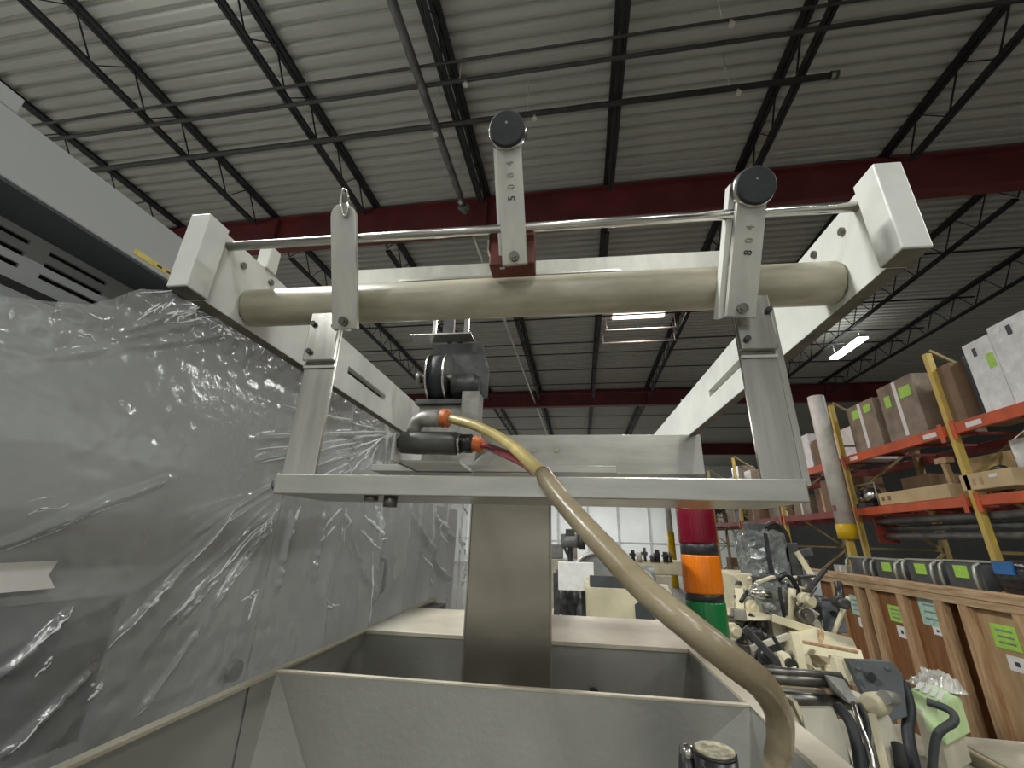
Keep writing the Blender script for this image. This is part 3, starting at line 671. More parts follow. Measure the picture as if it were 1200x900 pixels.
for q in ((274, 597, 205, 672, .0022, .004, 2), (212, 664, 160, 715, .0034, .008, 4), (172, 702, 120, 761, .0022, .004, 1), (320, 602, 236, 690, .0026, .006, 3), (246, 672, 184, 737, .0036, .010, 4), (316, 608, 250, 700, .0026, .006, 2), (318, 596, 288, 640, .003, .008, 3), (290, 660, 246, 714, .0024, .005, 1), (214, 764, 154, 840, .0020, .003, 1), (80, 714, 2, 786, .0030, .006, 2), (62, 770, 45, 788, .003, .006, 2), (120, 795, 104, 812, .004, .010, 3), (72, 815, 0, 888, .0024, .004, 1), (296, 694, 282, 728, .003, .012, 3), (300, 690, 278, 704, .003, .008, 2),
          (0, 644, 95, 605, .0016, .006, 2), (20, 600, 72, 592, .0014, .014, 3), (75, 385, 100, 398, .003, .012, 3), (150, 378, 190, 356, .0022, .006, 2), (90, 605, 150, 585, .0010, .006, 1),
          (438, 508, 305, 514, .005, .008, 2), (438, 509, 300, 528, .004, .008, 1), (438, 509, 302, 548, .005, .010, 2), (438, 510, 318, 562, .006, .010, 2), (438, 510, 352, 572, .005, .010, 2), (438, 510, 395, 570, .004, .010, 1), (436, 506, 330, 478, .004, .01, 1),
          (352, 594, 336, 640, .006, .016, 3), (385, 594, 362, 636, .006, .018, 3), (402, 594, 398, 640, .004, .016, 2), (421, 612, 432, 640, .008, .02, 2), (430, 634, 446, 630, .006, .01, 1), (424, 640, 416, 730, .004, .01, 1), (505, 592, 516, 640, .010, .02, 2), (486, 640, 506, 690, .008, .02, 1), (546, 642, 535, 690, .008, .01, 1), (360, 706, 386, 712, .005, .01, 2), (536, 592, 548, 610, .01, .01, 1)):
    highlight_strand(*q)
for q in ((165, 352, 250, 340), (178, 366, 240, 356), (200, 348, 262, 350), (190, 376, 205, 362), (225, 372, 232, 392), (245, 395, 262, 388), (255, 372, 275, 398), (212, 358, 236, 350), (265, 380, 285, 395)):  # short pale strands painting the glints near the upper edge
    highlight_strand(*q, .0030, .016, 5, 'highlight_crinkle', 14, .45)
XTp = XS + .03; ta = atx(68, 657, XTp); tb = atx(64, 689, XTp)
part(sheet, 'paper_tape', 'sheet_tape', ('prism', [Vector((XTp, .2, ta.z)), Vector((XTp, ta.y, ta.z)), Vector((XTp, ta.y - .01, (ta.z + tb.z) / 2)), Vector((XTp, tb.y, tb.z)), Vector((XTp, .2, tb.z))], (.001, 0, 0)), label='off-white paper tape strip')

# ================================================================== wooden crates
CX0, CX1, CTOP = 2.6, 3.5, -.36
def crate(y0, y1, label, stickers, pm='plywood', ground=True):
    t = thing('wooden_crate', label, 'crate', ((CX0 + CX1) / 2, (y0 + y1) / 2, FL), 'wooden crates in a row')
    part(t, 'box_body', pm, ('box', CX0 + .05, CX1, y0 + .03, y1 - .03, FL + .12, CTOP))
    ym = (y0 + y1) / 2
    part(t, 'front_panel', pm, ('box', CX0 + .038, CX0 + .05, y0 + .02, ym - .005, FL + .12, CTOP))
    part(t, 'front_panel', pm, ('box', CX0 + .038, CX0 + .05, ym + .005, y1 - .02, FL + .12, CTOP))
    for y in (y0, ym - .04, y1 - .08): part(t, 'batten', 'wood_stud', ('box', CX0 - .012, CX0 + .04, y, y + .08, FL + .1, CTOP), bevel=.002)
    part(t, 'bottom_rail', 'wood_pale', ('box', CX0 + .002, CX0 + .04, y0 + .08, y1 - .08, FL + .12, FL + .22))
    for y in (y0 + .02, ym - .045, y1 - .11): part(t, 'skid', 'wood_pale', ('box', CX0 + .05, CX1, y, y + .09, FL, FL + .12))
    for (m, ya, yb, za, zb_) in stickers:
        s = part(t, 'sticker', m, ('box', CX0 + .034, CX0 + .038, ya, yb, za, zb_))
        if m == 'label_white': part(s, 'print_block', 'print_dark', ('box', CX0 + .033, CX0 + .034, ya + (yb - ya) * .35, ya + (yb - ya) * .62, za + (zb_ - za) * .35, za + (zb_ - za) * .65))
        else:
            for k in range(3):
                zc = zb_ - (zb_ - za) * (.25 + .25 * k); part(s, 'print_line', 'machine_grey', ('box', CX0 + .033, CX0 + .034, ya + (yb - ya) * .15, yb - (yb - ya) * .2, zc - .006, zc + .006))
    return t
def st(m, px0, px1, py0, py1):
    a = atx(px0, py0, CX0 + .036); b = atx(px1, py1, CX0 + .036); c0 = atx((px0 + px1) / 2, py0, CX0); c1 = atx((px0 + px1) / 2, py1, CX0)
    ya, yb = sorted((atx(px0, (py0 + py1) / 2, CX0).y, atx(px1, (py0 + py1) / 2, CX0).y)); return (m, ya, yb, c1.z, c0.z)
crate(4.84, 5.72, 'brown plywood crate with a mint label over a small white one, farther along', [st('label_mint', 993, 1004, 698, 720), st('label_white', 1002, 1010, 724, 735)])
crate(3.86, 4.74, 'brown plywood crate carrying both a lime-green and a large mint label', [st('label_green', 1037, 1051, 710, 728), st('label_white', 1047, 1057, 734, 747), st('label_mint', 1073, 1098, 702, 733), st('label_white', 1088, 1098, 735, 744)])
crate(2.84, 3.72, 'paler wooden crate with large green sticker, nearest at the right edge', [st('label_green', 1157, 1185, 733, 760), st('label_white', 1175, 1195, 770, 787)], 'plywood_pale')
crate(5.82, 6.68, 'wooden crate behind the wrapped motor, second farthest of the row', [])
crate(6.78, 7.64, 'farthest wooden crate of the row', [])
# long boards lying on the crates
for i, (x0, x1, z0, y1, l) in enumerate(((2.585, 2.70, CTOP, 7.7, 'long front board lying along the crate tops, the lower of two'), (2.578, 2.72, CTOP + .052, 7.6, 'long front board on top of another along the crate row'), (2.74, 2.98, CTOP, 7.7, 'long board lying behind the front boards on the crates'), (3.0, 3.3, CTOP, 7.7, 'wide rear board on the crates under the grey cases'))):
    o = MB().box(x0, x1, 2.5, y1, z0, z0 + .050).build('long_board', 'wood_pale', org=((x0 + x1) / 2, 5, z0), bevel=.002)
    tag(o, l, 'board', 'boards on the crates')
# equipment cases standing on the crates
def case(px0, px1, label, sticker, x0=3.02, x1=3.28, h=.19):
    ya = atx(px1, 640, x0).y; yb = atx(px0, 640, x0).y; z0 = CTOP + .05
    t = thing('equipment_case', label, 'case', ((x0 + x1) / 2, (ya + yb) / 2, z0), 'grey cases on the crates')
    part(t, 'case_body', 'case_grey', ('box', x0 + .02, x1, ya + .03, yb - .03, z0 + .02, z0 + h), bevel=.006)
    part(t, 'lid_edge', 'case_handle', ('box', x0 + .012, x1, ya + .02, yb - .02, z0 + h, z0 + h + .015), bevel=.003)
    for y in (ya + .03, yb - .03): part(t, 'handle_bar', 'case_handle', ('tube', [(x0 + .02, y, z0 + h), (x0 - .02, y, z0 + h - .03), (x0 - .03, y, z0 + h * .5), (x0 - .02, y, z0)], .012, 8))
    if sticker:
        ym = (ya + yb) / 2 + .02
        part(t, 'sticker', 'label_green', ('box', x0 + .014, x0 + .02, ym - .07, ym + .06, z0 + h * .45, z0 + h * .88))
    return t
case(1094, 1140, 'grey equipment case with lime label, nearest of those on the crates', True, h=.215)
case(1052, 1090, 'grey equipment case with lime label, second nearest on the crates', True, h=.205)
case(1016, 1048, 'grey equipment case with lime label beside the yellow column foot', True)
case(988, 1012, 'small dark case on the crates, farthest along', False)
ya, yb = atx(1240, 640, 3.05).y, atx(1154, 640, 3.05).y
t = thing('wrapped_bundle', 'black film-wrapped bundle with blue tape on the crates', 'bundle', (3.2, (ya + yb) / 2, CTOP + .05))
b = MB(); NX, NN = 14, 16
ring = []
for i in range(NX + 1):
    y = ya + (yb - ya) * i / NX; e = 1 - .12 * (abs(i / NX - .5) * 2) ** 4
    for j in range(NN):
        a = 2 * math.pi * j / NN; ca, sa = math.cos(a), math.sin(a); q = 5
        rr0 = 1 / (abs(ca) ** q + abs(sa) ** q) ** (1 / q) * e * (1 + random.uniform(-.03, .03))
        ring.append((3.2 + .17 * rr0 * ca, y, CTOP + .05 + .125 + .125 * rr0 * sa))
b.add(ring, [(i * NN + j, i * NN + (j + 1) % NN, (i + 1) * NN + (j + 1) % NN, (i + 1) * NN + j) for i in range(NX) for j in range(NN)] + [tuple(range(NN)), tuple(NX * NN + j for j in reversed(range(NN)))], True)
b.build('bundle_body', 'black_wrap', t)
part(t, 'tape_patch', 'blue_tape', ('box', 3.015, 3.03, ya + (yb - ya) * .62, yb - .05, CTOP + .20, CTOP + .29))

# ================================================================== pallet rack
RX, RXB = 4.0, 5.05
UY = [2.85, 5.11, 7.12, 9.45, 11.8, 14.1, 16.4, 18.7]
rk = thing('pallet_rack', 'long pallet rack with yellow uprights and orange beams', 'rack', (4.5, 10, FL))
for i, y in enumerate(UY):
    up = part(rk, 'upright', 'rack_yellow', ('box', RX - .01, RX + .055, y - .03, y + .03, FL, 2.12), bevel=.004)
    part(up, 'rear_post', 'rack_brace', ('box', RXB - .07, RXB, y - .04, y + .04, FL, 2.12))
    for k in range(5):
        z0 = FL + .25 + k * .74
        part(up, 'diagonal_brace', 'rack_brace', ('bar', (RX + .06, y, z0 if k % 2 else z0 + .7), (RXB - .06, y, z0 + .7 if k % 2 else z0), .03, .03))
        part(up, 'tie_brace', 'rack_brace', ('bar', (RX + .06, y, z0), (RXB - .06, y, z0), .03, .03))
    part(up, 'base_plate', 'rack_yellow', ('box', RX - .05, RX + .1, y - .08, y + .08, FL, FL + .015))
LV = [(1.27, .115), (.52, .10)]
for li, (z, h) in enumerate(LV):
    for i in range(len(UY) - 1):
        for x, w in ((RX - .03, .045), (RXB - .03, .045)):
            bmn = part(rk, 'beam', 'rack_orange' if (li == 0 and x < 4.5) or i < 2 and x < 4.5 else 'rack_red', ('box', x, x + w, UY[i] + .04, UY[i + 1] - .04, z - h, z), bevel=.004)
            if x < 4.5:
                for ye in (UY[i] + .05, UY[i + 1] - .11): part(bmn, 'beam_connector', 'rack_orange', ('box', x - .006, x + .0, ye, ye + .06, z - h - .06, z + .03))
                if li == 0: part(bmn, 'location_tag', 'label_white', ('box', x - .004, x, UY[i] + .15, UY[i] + .34, z - h * .75, z - h * .3)); part(bmn, 'location_tag', 'label_white', ('box', x - .004, x, UY[i + 1] - .42, UY[i + 1] - .24, z - h * .75, z - h * .3))
        for k in range(3):
            yk = UY[i] + (UY[i + 1] - UY[i]) * (k + .5) / 3
            part(rk, 'deck_support', 'rack_red', ('box', RX + .015, RXB - .03, yk - .02, yk + .02, z - .03, z))
# white sleeve column with yellow foot clipped in front of the second upright
c0 = atx(1000, 560, RX - .20)
colw = thing('guard_column', 'white round column with yellow lower end standing before the rack', 'column', (RX - .20, 7.06, FL))
part(colw, 'white_shaft', 'column_white', ('cyl', (RX - .20, 7.06, .30), (RX - .20, 7.06, 2.25), .115, None, 20))
part(colw, 'yellow_foot', 'safety_yellow', ('cyl', (RX - .20, 7.06, .10), (RX - .20, 7.06, .30), .125, None, 20))
part(colw, 'stem', 'rack_yellow', ('box', RX - .24, RX - .16, 7.02, 7.10, FL, .10))
part(colw, 'red_mark', 'lens_red', ('box', RX - .317, RX - .312, 7.0, 7.08, .48, .56))
# building column far away
bc = thing('building_column', 'distant white building column with yellow lower sleeve near back wall', 'column', (3.3, 19.5, FL))
c = at(785, 620, 19.5)
part(bc, 'shaft', 'column_white', ('cyl', (c.x, 19.5, .35), (c.x, 19.5, 4.4), .12, None, 14)); part(bc, 'yellow_sleeve', 'safety_yellow', ('cyl', (c.x, 19.5, FL), (c.x, 19.5, .35), .15, None, 14))

# cartons ----------------------------------------------------------
def carton(label, x0, y0, y1, z0, z1, m, cat='carton', group='cartons on the pallet rack', depth=.6, tape='cardboard_pale', stick=(), name='carton', top=True):
    t = thing(name, label, cat, (x0 + depth / 2, (y0 + y1) / 2, z0), group)
    part(t, 'box_body', m, ('box', x0, x0 + depth, y0, y1, z0, z1), bevel=.008)
    ym = (y0 + y1) / 2
    if tape: part(t, 'tape_strip', tape, ('box', x0 - .002, x0, ym - .03, ym + .03, z0 + (z1 - z0) * .05, z1 - .01))
    for (m2, f0, f1, g0, g1) in stick: part(t, 'sticker', m2, ('box', x0 - .004, x0 - .002, y0 + (y1 - y0) * f0, y0 + (y1 - y0) * f1, z0 + (z1 - z0) * g0, z0 + (z1 - z0) * g1))
    return t
def yy(px, py, X=RX): return atx(px, py, X).y
zu, zl = 1.275, .525
RC = RX + .04
carton('tall wrapped brown carton with green label, left of the upper shelf pair', RC, yy(1030, 500, RC), yy(996, 500, RC), zu, 1.96, 'carton_wrapped', stick=(('label_green', .55, .8, .7, .88), ('label_green', .1, .35, .75, .9)), tape='label_white')
carton('tall wrapped brown carton with green labels beside the yellow upright', RC, yy(1083, 490, RC), yy(1036, 490, RC), zu, 2.02, 'carton_wrapped', stick=(('label_green', .1, .4, .66, .84), ('label_green', .68, .85, .6, .8)), tape='label_white')
carton('plain brown upright carton right behind the yellow upright', RC, yy(1127, 470, RC), yy(1098, 470, RC), zu, 1.93, 'cardboard_dark', tape=None)
carton('black tall box between brown carton and white wrapped ones', RC + .12, yy(1139, 440, RC) + .02, yy(1127, 470, RC) - .02, zu, 1.98, 'cabinet_inner', tape=None, name='tall_box', cat='box')
carton('white film-wrapped carton on the upper shelf, the left of two', RC, yy(1176, 440, RC), yy(1139, 440, RC), zu, 2.02, 'white_wrap', stick=(('print_dark', .55, .68, .78, .9), ('label_green', .05, .3, .55, .75)), tape=None, name='wrapped_carton')
carton('white film-wrapped carton on the upper shelf at the right edge', RC, yy(1240, 430, RC), yy(1177, 440, RC), zu, 2.07, 'white_wrap', stick=(('print_dark', .5, .6, .8, .92),), tape=None, name='wrapped_carton')
# lower shelf
carton('shallow pale cardboard tray with holes on the lower shelf, left', RC - .05, yy(1118, 575, RC), yy(1032, 575, RC), zl, .68, 'cardboard_pale', stick=(('cardboard_dark', .8, .84, .35, .7), ('cardboard_dark', .9, .94, .35, .7)), tape=None, depth=.36, name='cardboard_tray', cat='tray')
carton('shallow pale cardboard tray on the lower shelf, right of the upright', RC - .05, yy(1195, 560, RC), yy(1130, 560, RC), zl + .05, .74, 'cardboard_pale', stick=(('label_white', .25, .4, .6, .8), ('cardboard', .7, .75, .3, .7), ('cardboard', .55, .6, .3, .7)), tape=None, depth=.36, name='cardboard_tray', cat='tray')
carton('brown carton with yellow sticker behind the right tray', RC + .35, yy(1185, 530, RC + .35), yy(1122, 530, RC + .35), zl, .98, 'cardboard', stick=(('yellow_label', .3, .5, .55, .75),), tape=None)
carton('pale white carton on the lower shelf at the right edge', RC + .3, yy(1240, 520, RC + .3), yy(1182, 520, RC + .3), zl, 1.06, 'white_wrap', tape=None)
carton('dark carton deep in the lower shelf, below the brown pair', RC + .45, yy(1085, 545, RC + .45), yy(1050, 545, RC + .45), zl, .92, 'cardboard_dark', tape=None)
# silver motor and small goods on the lower shelf
c = atx(1018, 572, RC + .1)
t = thing('silver_motor', 'rounded silver motor on the lower shelf beside the white column', 'motor', (c.x, c.y, zl))
part(t, 'housing', 'rod_steel', ('blob', (c.x, c.y, zl + .17), (.13, .15, .14), 16, 10)); part(t, 'base', 'black_plastic', ('box', c.x - .12, c.x + .12, c.y - .2, c.y + .2, zl, zl + .06)); part(t, 'cap', 'black_plastic', ('cyl', (c.x - .1, c.y, zl + .2), (c.x - .16, c.y, zl + .2), .05, None, 12)); part(t, 'bracket', 'case_handle', ('tube', [(c.x - .05, c.y - .22, zl), (c.x - .05, c.y - .22, zl + .33), (c.x - .05, c.y + .2, zl + .33), (c.x - .05, c.y + .2, zl)], .012, 6))
c = atx(1112, 548, RC + .1)
t = thing('hand_tool', 'small tan clamp standing behind the left tray', 'clamp', (c.x, c.y, zl))
part(t, 'stem', 'wood_pale', ('bar', (c.x, c.y, zl), (c.x, c.y + .04, zl + .42), .05, .05)); part(t, 'head', 'wood_pale', ('box', c.x - .04, c.x + .04, c.y - .05, c.y + .12, zl + .40, zl + .46))
t = thing('metal_ring', 'rusty round coupling behind the tray at the right upright', 'coupling', (RC + .2, yy(1137, 543), zl + .15))
yq = yy(1137, 543)
part(t, 'ring', 'dark_steel', ('tube', [(RC + .2, yq + .10 * math.cos(a), zl + .16 + .10 * math.sin(a)) for a in [2 * math.pi * k / 18 for k in range(19)]], .04, 8)); part(t, 'bore_plate', 'wood_pale', ('cyl', (RC + .2, yq, zl + .16), (RC + .23, yq, zl + .16), .09, None, 14))
# farther cartons
random.seed(11)
MW = {'carton_wrapped': 'film-wrapped brown carton', 'cardboard_dark': 'dark brown carton', 'white_wrap': 'white wrapped carton', 'case_grey': 'dark grey box', 'machine_beige': 'beige box'}
def far_row(z0, names, y0, y1, hmin, hmax, lbl, grp):
    y = y0; cnt = 0
    while y < y1:
        w = random.uniform(.35, .75); h = random.uniform(hmin, hmax); x = RC + random.uniform(0, .25)
        for u in UY:
            if y < u + .06 and y + w > u - .06: y = u + .07
        if y + w < y1: mm = random.choice(names); cnt += 1; carton(f'{MW[mm]} {lbl}, {ORD[cnt - 1]} along', x, y, y + w, z0, z0 + h, mm, group=grp, tape=random.choice([None, 'label_white', 'cardboard_pale']), depth=random.uniform(.4, .75))
        y += w + random.uniform(.05, .18)
far_row(zu, ['carton_wrapped', 'cardboard_dark', 'carton_wrapped', 'white_wrap'], 7.2, 18, .28, .72, 'on the upper shelf beyond the white column', 'cartons in the far upper bays')
far_row(zl, ['carton_wrapped', 'cardboard_dark', 'case_grey', 'cardboard_dark'], 7.45, 18, .22, .58, 'on the lower shelf beyond the white column', 'cartons in the far lower bays')
# goods under the lower beams: long grey tubes and machine frames
for i, (z, x, l) in enumerate(((.33, 4.1, 'upper long grey steel tube stored under the lower beam'), (.24, 4.2, 'middle long grey steel tube stored under the lower beam'), (.14, 4.15, 'lowest long grey steel tube stored under the lower beam'))):
    o = MB().cyl((x, 2.6, z), (x, 6.9, z), .04, None, 12).build('steel_tube', 'pipe_grey', org=(x, 5, z)); tag(o, l, 'tube', 'tubes under the beam')
# brackets that carry the tubes
for y in (UY[0] + .2, UY[2] - .3): part(rk, 'tube_bracket', 'rack_red', ('box', 4.05, 4.3, y, y + .03, .06, .40))
far_row(FL, ['case_grey', 'cardboard_dark', 'white_wrap', 'machine_beige'], 7.8, 18, .7, 1.5, 'on the floor bays past the white column', 'goods in the far floor bays')

# ================================================================== machinery in the middle distance
random.seed(3)
# feeder behind the hopper
FY = 3.3
def B(o, name, m, px0, px1, py0, py1, Y, dep, bevel=.004):
    a = at(px0, (py0 + py1) / 2, Y); b_ = at(px1, (py0 + py1) / 2, Y); zt_ = at((px0 + px1) / 2, py0, Y).z; zb_ = at((px0 + px1) / 2, py1, Y).z
    return part(o, name, m, ('box', a.x, b_.x, Y, Y + dep, zb_, zt_), bevel=bevel)
c = at(725, 720, FY)
fd = thing('cream_feeder', 'cream feeder machine with dark trough behind the column', 'machine', (c.x, FY + .4, FL))
a, b_ = at(687, 700, FY), at(766, 700, FY); zt_, zb_ = at(725, 690, FY).z, at(725, 740, FY).z
hop = part(fd, 'hopper_front', 'machine_cream', ('prism', [(a.x, FY, zt_), (b_.x, FY, zt_), (b_.x - .14, FY, zb_ - .2), (a.x + .06, FY, zb_ - .2)], (0, .03, 0)))
part(hop, 'hopper_wall', 'machine_cream', ('box', a.x, a.x + .03, FY + .03, FY + .55, zb_, zt_), ('box', b_.x - .03, b_.x, FY + .03, FY + .55, zb_, zt_), ('box', a.x, b_.x, FY + .55, FY + .58, zb_, zt_ + .02))
part(hop, 'trough', 'machine_plate', ('box', a.x + .03, b_.x - .03, FY + .10, FY + .13, zb_, zt_ + .07))
part(fd, 'slanted_chute', 'machine_beige', ('prism', [(b_.x - .02, FY + .1, zt_ + .02), (b_.x + .12, FY + .1, zt_ + .02), (b_.x + .30, FY - .2, zb_ - .25), (b_.x + .17, FY - .2, zb_ - .25)], (0, .04, .01)))
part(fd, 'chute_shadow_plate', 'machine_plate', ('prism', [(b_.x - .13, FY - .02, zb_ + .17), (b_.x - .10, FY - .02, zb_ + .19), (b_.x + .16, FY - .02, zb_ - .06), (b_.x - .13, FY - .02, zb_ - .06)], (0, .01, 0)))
part(fd, 'leg', 'machine_beige', ('box', a.x + .08, a.x + .16, FY + .05, FY + .13, FL, zb_)); part(fd, 'leg', 'machine_beige', ('box', b_.x - .16, b_.x - .08, FY + .05, FY + .13, FL, zb_)); part(fd, 'leg', 'machine_beige', ('box', a.x + .08, a.x + .16, FY + .45, FY + .53, FL, zb_)); part(fd, 'leg', 'machine_beige', ('box', b_.x - .16, b_.x - .08, FY + .45, FY + .53, FL, zb_))
# grey hooded drum behind it
DY = 4.6
a, b_ = at(671, 690, DY), at(731, 690, DY); zt_ = at(700, 648, DY).z; zb_ = at(700, 693, DY).z; xm = (a.x + b_.x) / 2; w = (b_.x - a.x) / 2
dr = thing('hooded_drum', 'grey domed drum housing above the cream feeder', 'machine', (xm, DY + .2, FL))
poly = [(a.x, DY, zb_ - .3), (b_.x, DY, zb_ - .3)] + [(xm + w * math.cos(t) , DY, zb_ + .05 + (zt_ - zb_ - .05) * math.sin(t) ** .8) for t in [math.pi * k / 14 for k in range(15)]]
part(dr, 'hood', 'machine_grey', ('prism', poly, (0, .5, 0)))
part(dr, 'hood_rim', 'conduit', ('tube', [Vector(p) + Vector((0, -.01, 0)) for p in poly[2:]], .02, 8))
part(dr, 'stand', 'machine_beige', ('box', a.x + .05, b_.x - .05, DY + .1, DY + .4, FL, zb_ - .3))
part(dr, 'side_motor', 'machine_grey', ('cyl', (b_.x, DY - .05, zb_ + .1), (b_.x + .28, DY - .05, zb_ + .1), .15, None, 18)); part(dr, 'motor_face', 'machine_beige', ('cyl', (b_.x + .14, DY - .2, zb_ + .1), (b_.x + .14, DY - .16, zb_ + .1), .13, None, 18)); part(dr, 'motor_bore', 'dark_hole', ('cyl', (b_.x + .10, DY - .21, zb_ + .14), (b_.x + .10, DY - .20, zb_ + .14), .035, None, 12))
part(dr, 'top_box', 'machine_beige', ('box', xm - .05, xm + .17, DY + .15, DY + .4, zt_ - .02, zt_ + .12), bevel=.01)
# frames and little machines by the back
def rod_frame(label, px0, px1, py0, Y, m='dark_steel', extra=True):
    a, b_ = at(px0, py0, Y), at(px1, py0, Y); zt_ = a.z
    t = thing('stored_machine', label, 'machine', ((a.x + b_.x) / 2, Y + .25, FL), 'stored machines in the middle distance')
    for x in (a.x, b_.x):
        for y in (Y, Y + .5): part(t, 'post', m, ('box', x - .025, x + .025, y - .025, y + .025, FL, zt_))
    for z in (zt_, zt_ - .5, FL + .4): part(t, 'rail', m, ('box', a.x, b_.x, Y - .02, Y + .02, z - .03, z)); part(t, 'rail', m, ('box', a.x, b_.x, Y + .48, Y + .52, z - .03, z))
    if extra:
        part(t, 'control_box', 'label_white', ('box', a.x + .02, a.x + .32, Y - .1, Y - .03, zt_ - .12, zt_ + .1), bevel=.005)
        for k in range(4):
            x = a.x + (b_.x - a.x) * random.random(); part(t, 'head_unit', random.choice(['machine_beige', 'machine_grey', 'dark_steel']), ('lathe', (x, Y + .2, zt_ - .5), (x, Y + .2, zt_ - random.uniform(0, .3)), [(0, .05), (.4, .09), (.7, .09), (1, .04)], 12))
    return t
rod_frame('dark steel machine frame with white control box just right of the column', 652, 684, 672, 4.0)
# distant grey motor cluster above
YC = 9.0
c = at(668, 640, YC)
t = thing('motor_stand', 'distant grey motor on a post against the white back wall', 'motor', (c.x, YC, FL))
part(t, 'post', 'dark_steel', ('cyl', (c.x, YC, FL), (c.x, YC, c.z), .05, None, 8)); part(t, 'motor_body', 'machine_grey', ('cyl', (c.x - .18, YC, c.z + .1), (c.x + .16, YC, c.z + .1), .13, None, 14)); part(t, 'fan_cover', 'dark_steel', ('cyl', (c.x + .16, YC, c.z + .1), (c.x + .3, YC, c.z + .1), .15, None, 14)); part(t, 'terminal_box', 'dark_steel', ('box', c.x - .08, c.x + .1, YC - .1, YC + .1, c.z + .2, c.z + .32)); part(t, 'bracket', 'dark_steel', ('bar', (c.x - .15, YC, c.z + .05), (c.x + .05, YC, c.z - .35), .06, .06))
c = at(764, 655, 8.0)
t = thing('valve_stack', 'distant cream valve machine seen between hose and red lens', 'machine', (c.x, 8, FL))
part(t, 'body', 'machine_beige', ('box', c.x - .35, c.x + .3, 8, 8.5, FL, c.z - .25), bevel=.02); part(t, 'upper', 'machine_cream', ('box', c.x - .28, c.x + .5, 8.1, 8.4, c.z - .25, c.z - .02), bevel=.02)
for k in range(7):
    x_ = c.x - .32 + .11 * k + random.uniform(-.02, .02); h_ = random.uniform(.05, .22)
    part(t, 'valve', random.choice(['dark_steel', 'machine_beige', 'machine_grey', 'black_plastic']), ('cyl', (x_, 8.1, c.z - .05), (x_, 8.1, c.z + h_), random.uniform(.02, .05), None, 10), ('box', x_ - .06, x_ + .04, 8.05, 8.15, c.z + h_ * .3, c.z + h_ * .6))
c = at(655, 655, 12)
t = thing('machine_row', 'distant pale machine beside the column edge, near the white wall', 'machine', (c.x, 12, FL))
part(t, 'body', 'machine_beige', ('box', c.x - .6, c.x + .8, 12, 12.8, FL, c.z), bevel=.02); part(t, 'head', 'machine_grey', ('box', c.x - .3, c.x + .1, 12.1, 12.5, c.z, c.z + .35), bevel=.03); part(t, 'duct', 'conduit', ('cyl', (c.x + .4, 12.4, c.z), (c.x + .4, 12.4, c.z + .9), .08, None, 10))

# labelling machine at the right: cream frame, shafts, grey plates, wrapped motors
LY = 1.75
lm = thing('labelling_machine', 'cream labelling machine with grey cover plate and steel shafts beside the hopper', 'machine', (1.25, 2.3, FL))
def LP(px, py, Y): return at(px, py, Y)
# long cream beam
a, b_ = LP(925, 762, 2.3), LP(1012, 770, 2.15)
bmx = part(lm, 'main_beam', 'machine_cream', ('prism', [LP(903, 722, 2.75), LP(1000, 748, 2.3), LP(1022, 800, 2.0), LP(1000, 805, 2.0), LP(930, 760, 2.5)], (0, .18, -.02)), bevel=.006)
part(bmx, 'beam_seam', 'wood_stud', ('prism', [LP(960, 738, 2.42), LP(964, 739, 2.42), LP(972, 786, 2.2), LP(966, 786, 2.2)], (0, .02, 0)))
part(lm, 'beam_face', 'machine_cream', ('prism', [LP(936, 752, 2.30), LP(1010, 762, 2.05), LP(1014, 776, 2.0), LP(940, 766, 2.25)], (0, .04, 0)), bevel=.004)
part(lm, 'side_bracket', 'machine_cream', ('prism', [LP(978, 770, 1.98), LP(994, 773, 1.98), LP(999, 800, 1.95), LP(986, 798, 1.95)], (0, .05, 0)), bevel=.003)
cp = part(lm, 'cover_plate', 'machine_plate', ('prism', [LP(994, 774, 1.93), LP(1046, 776, 1.93), LP(1058, 790, 1.9), LP(1064, 840, 1.85), LP(1040, 848, 1.85), LP(1012, 812, 1.88)], (0, .035, 0)), bevel=.003)
q = LP(1019, 792, 1.90)
part(cp, 'plate_hole', 'dark_hole', ('cyl', q + Vector((0, -.012, 0)), q + Vector((0, .0, 0)), .014, None, 12))
cp2 = part(lm, 'cover_plate', 'machine_plate', ('prism', [LP(962, 706, 2.8), LP(978, 706, 2.8), LP(988, 718, 2.75), LP(994, 742, 2.7), LP(966, 742, 2.7)], (0, .05, 0)), bevel=.004)
q = LP(976, 719, 2.76); part(cp2, 'plate_hole', 'dark_hole', ('cyl', q + Vector((0, -.02, 0)), q, .014, None, 10))
part(lm, 'upper_panel', 'machine_grey', ('prism', [LP(944, 668, 3.2), LP(960, 671, 3.2), LP(966, 708, 3.1), LP(946, 702, 3.1)], (0, .05, 0)), bevel=.004)
part(lm, 'arm_bracket', 'machine_cream', ('prism', [LP(917, 768, 2.0), LP(925, 766, 2.0), LP(942, 796, 1.9), LP(930, 800, 1.9)], (0, .06, 0)), bevel=.004)
q = LP(926, 778, 1.97); part(lm, 'bracket_hole', 'dark_hole', ('cyl', q + Vector((-.0, -.02, 0)), q + Vector((0, 0, 0)), .02, None, 12))
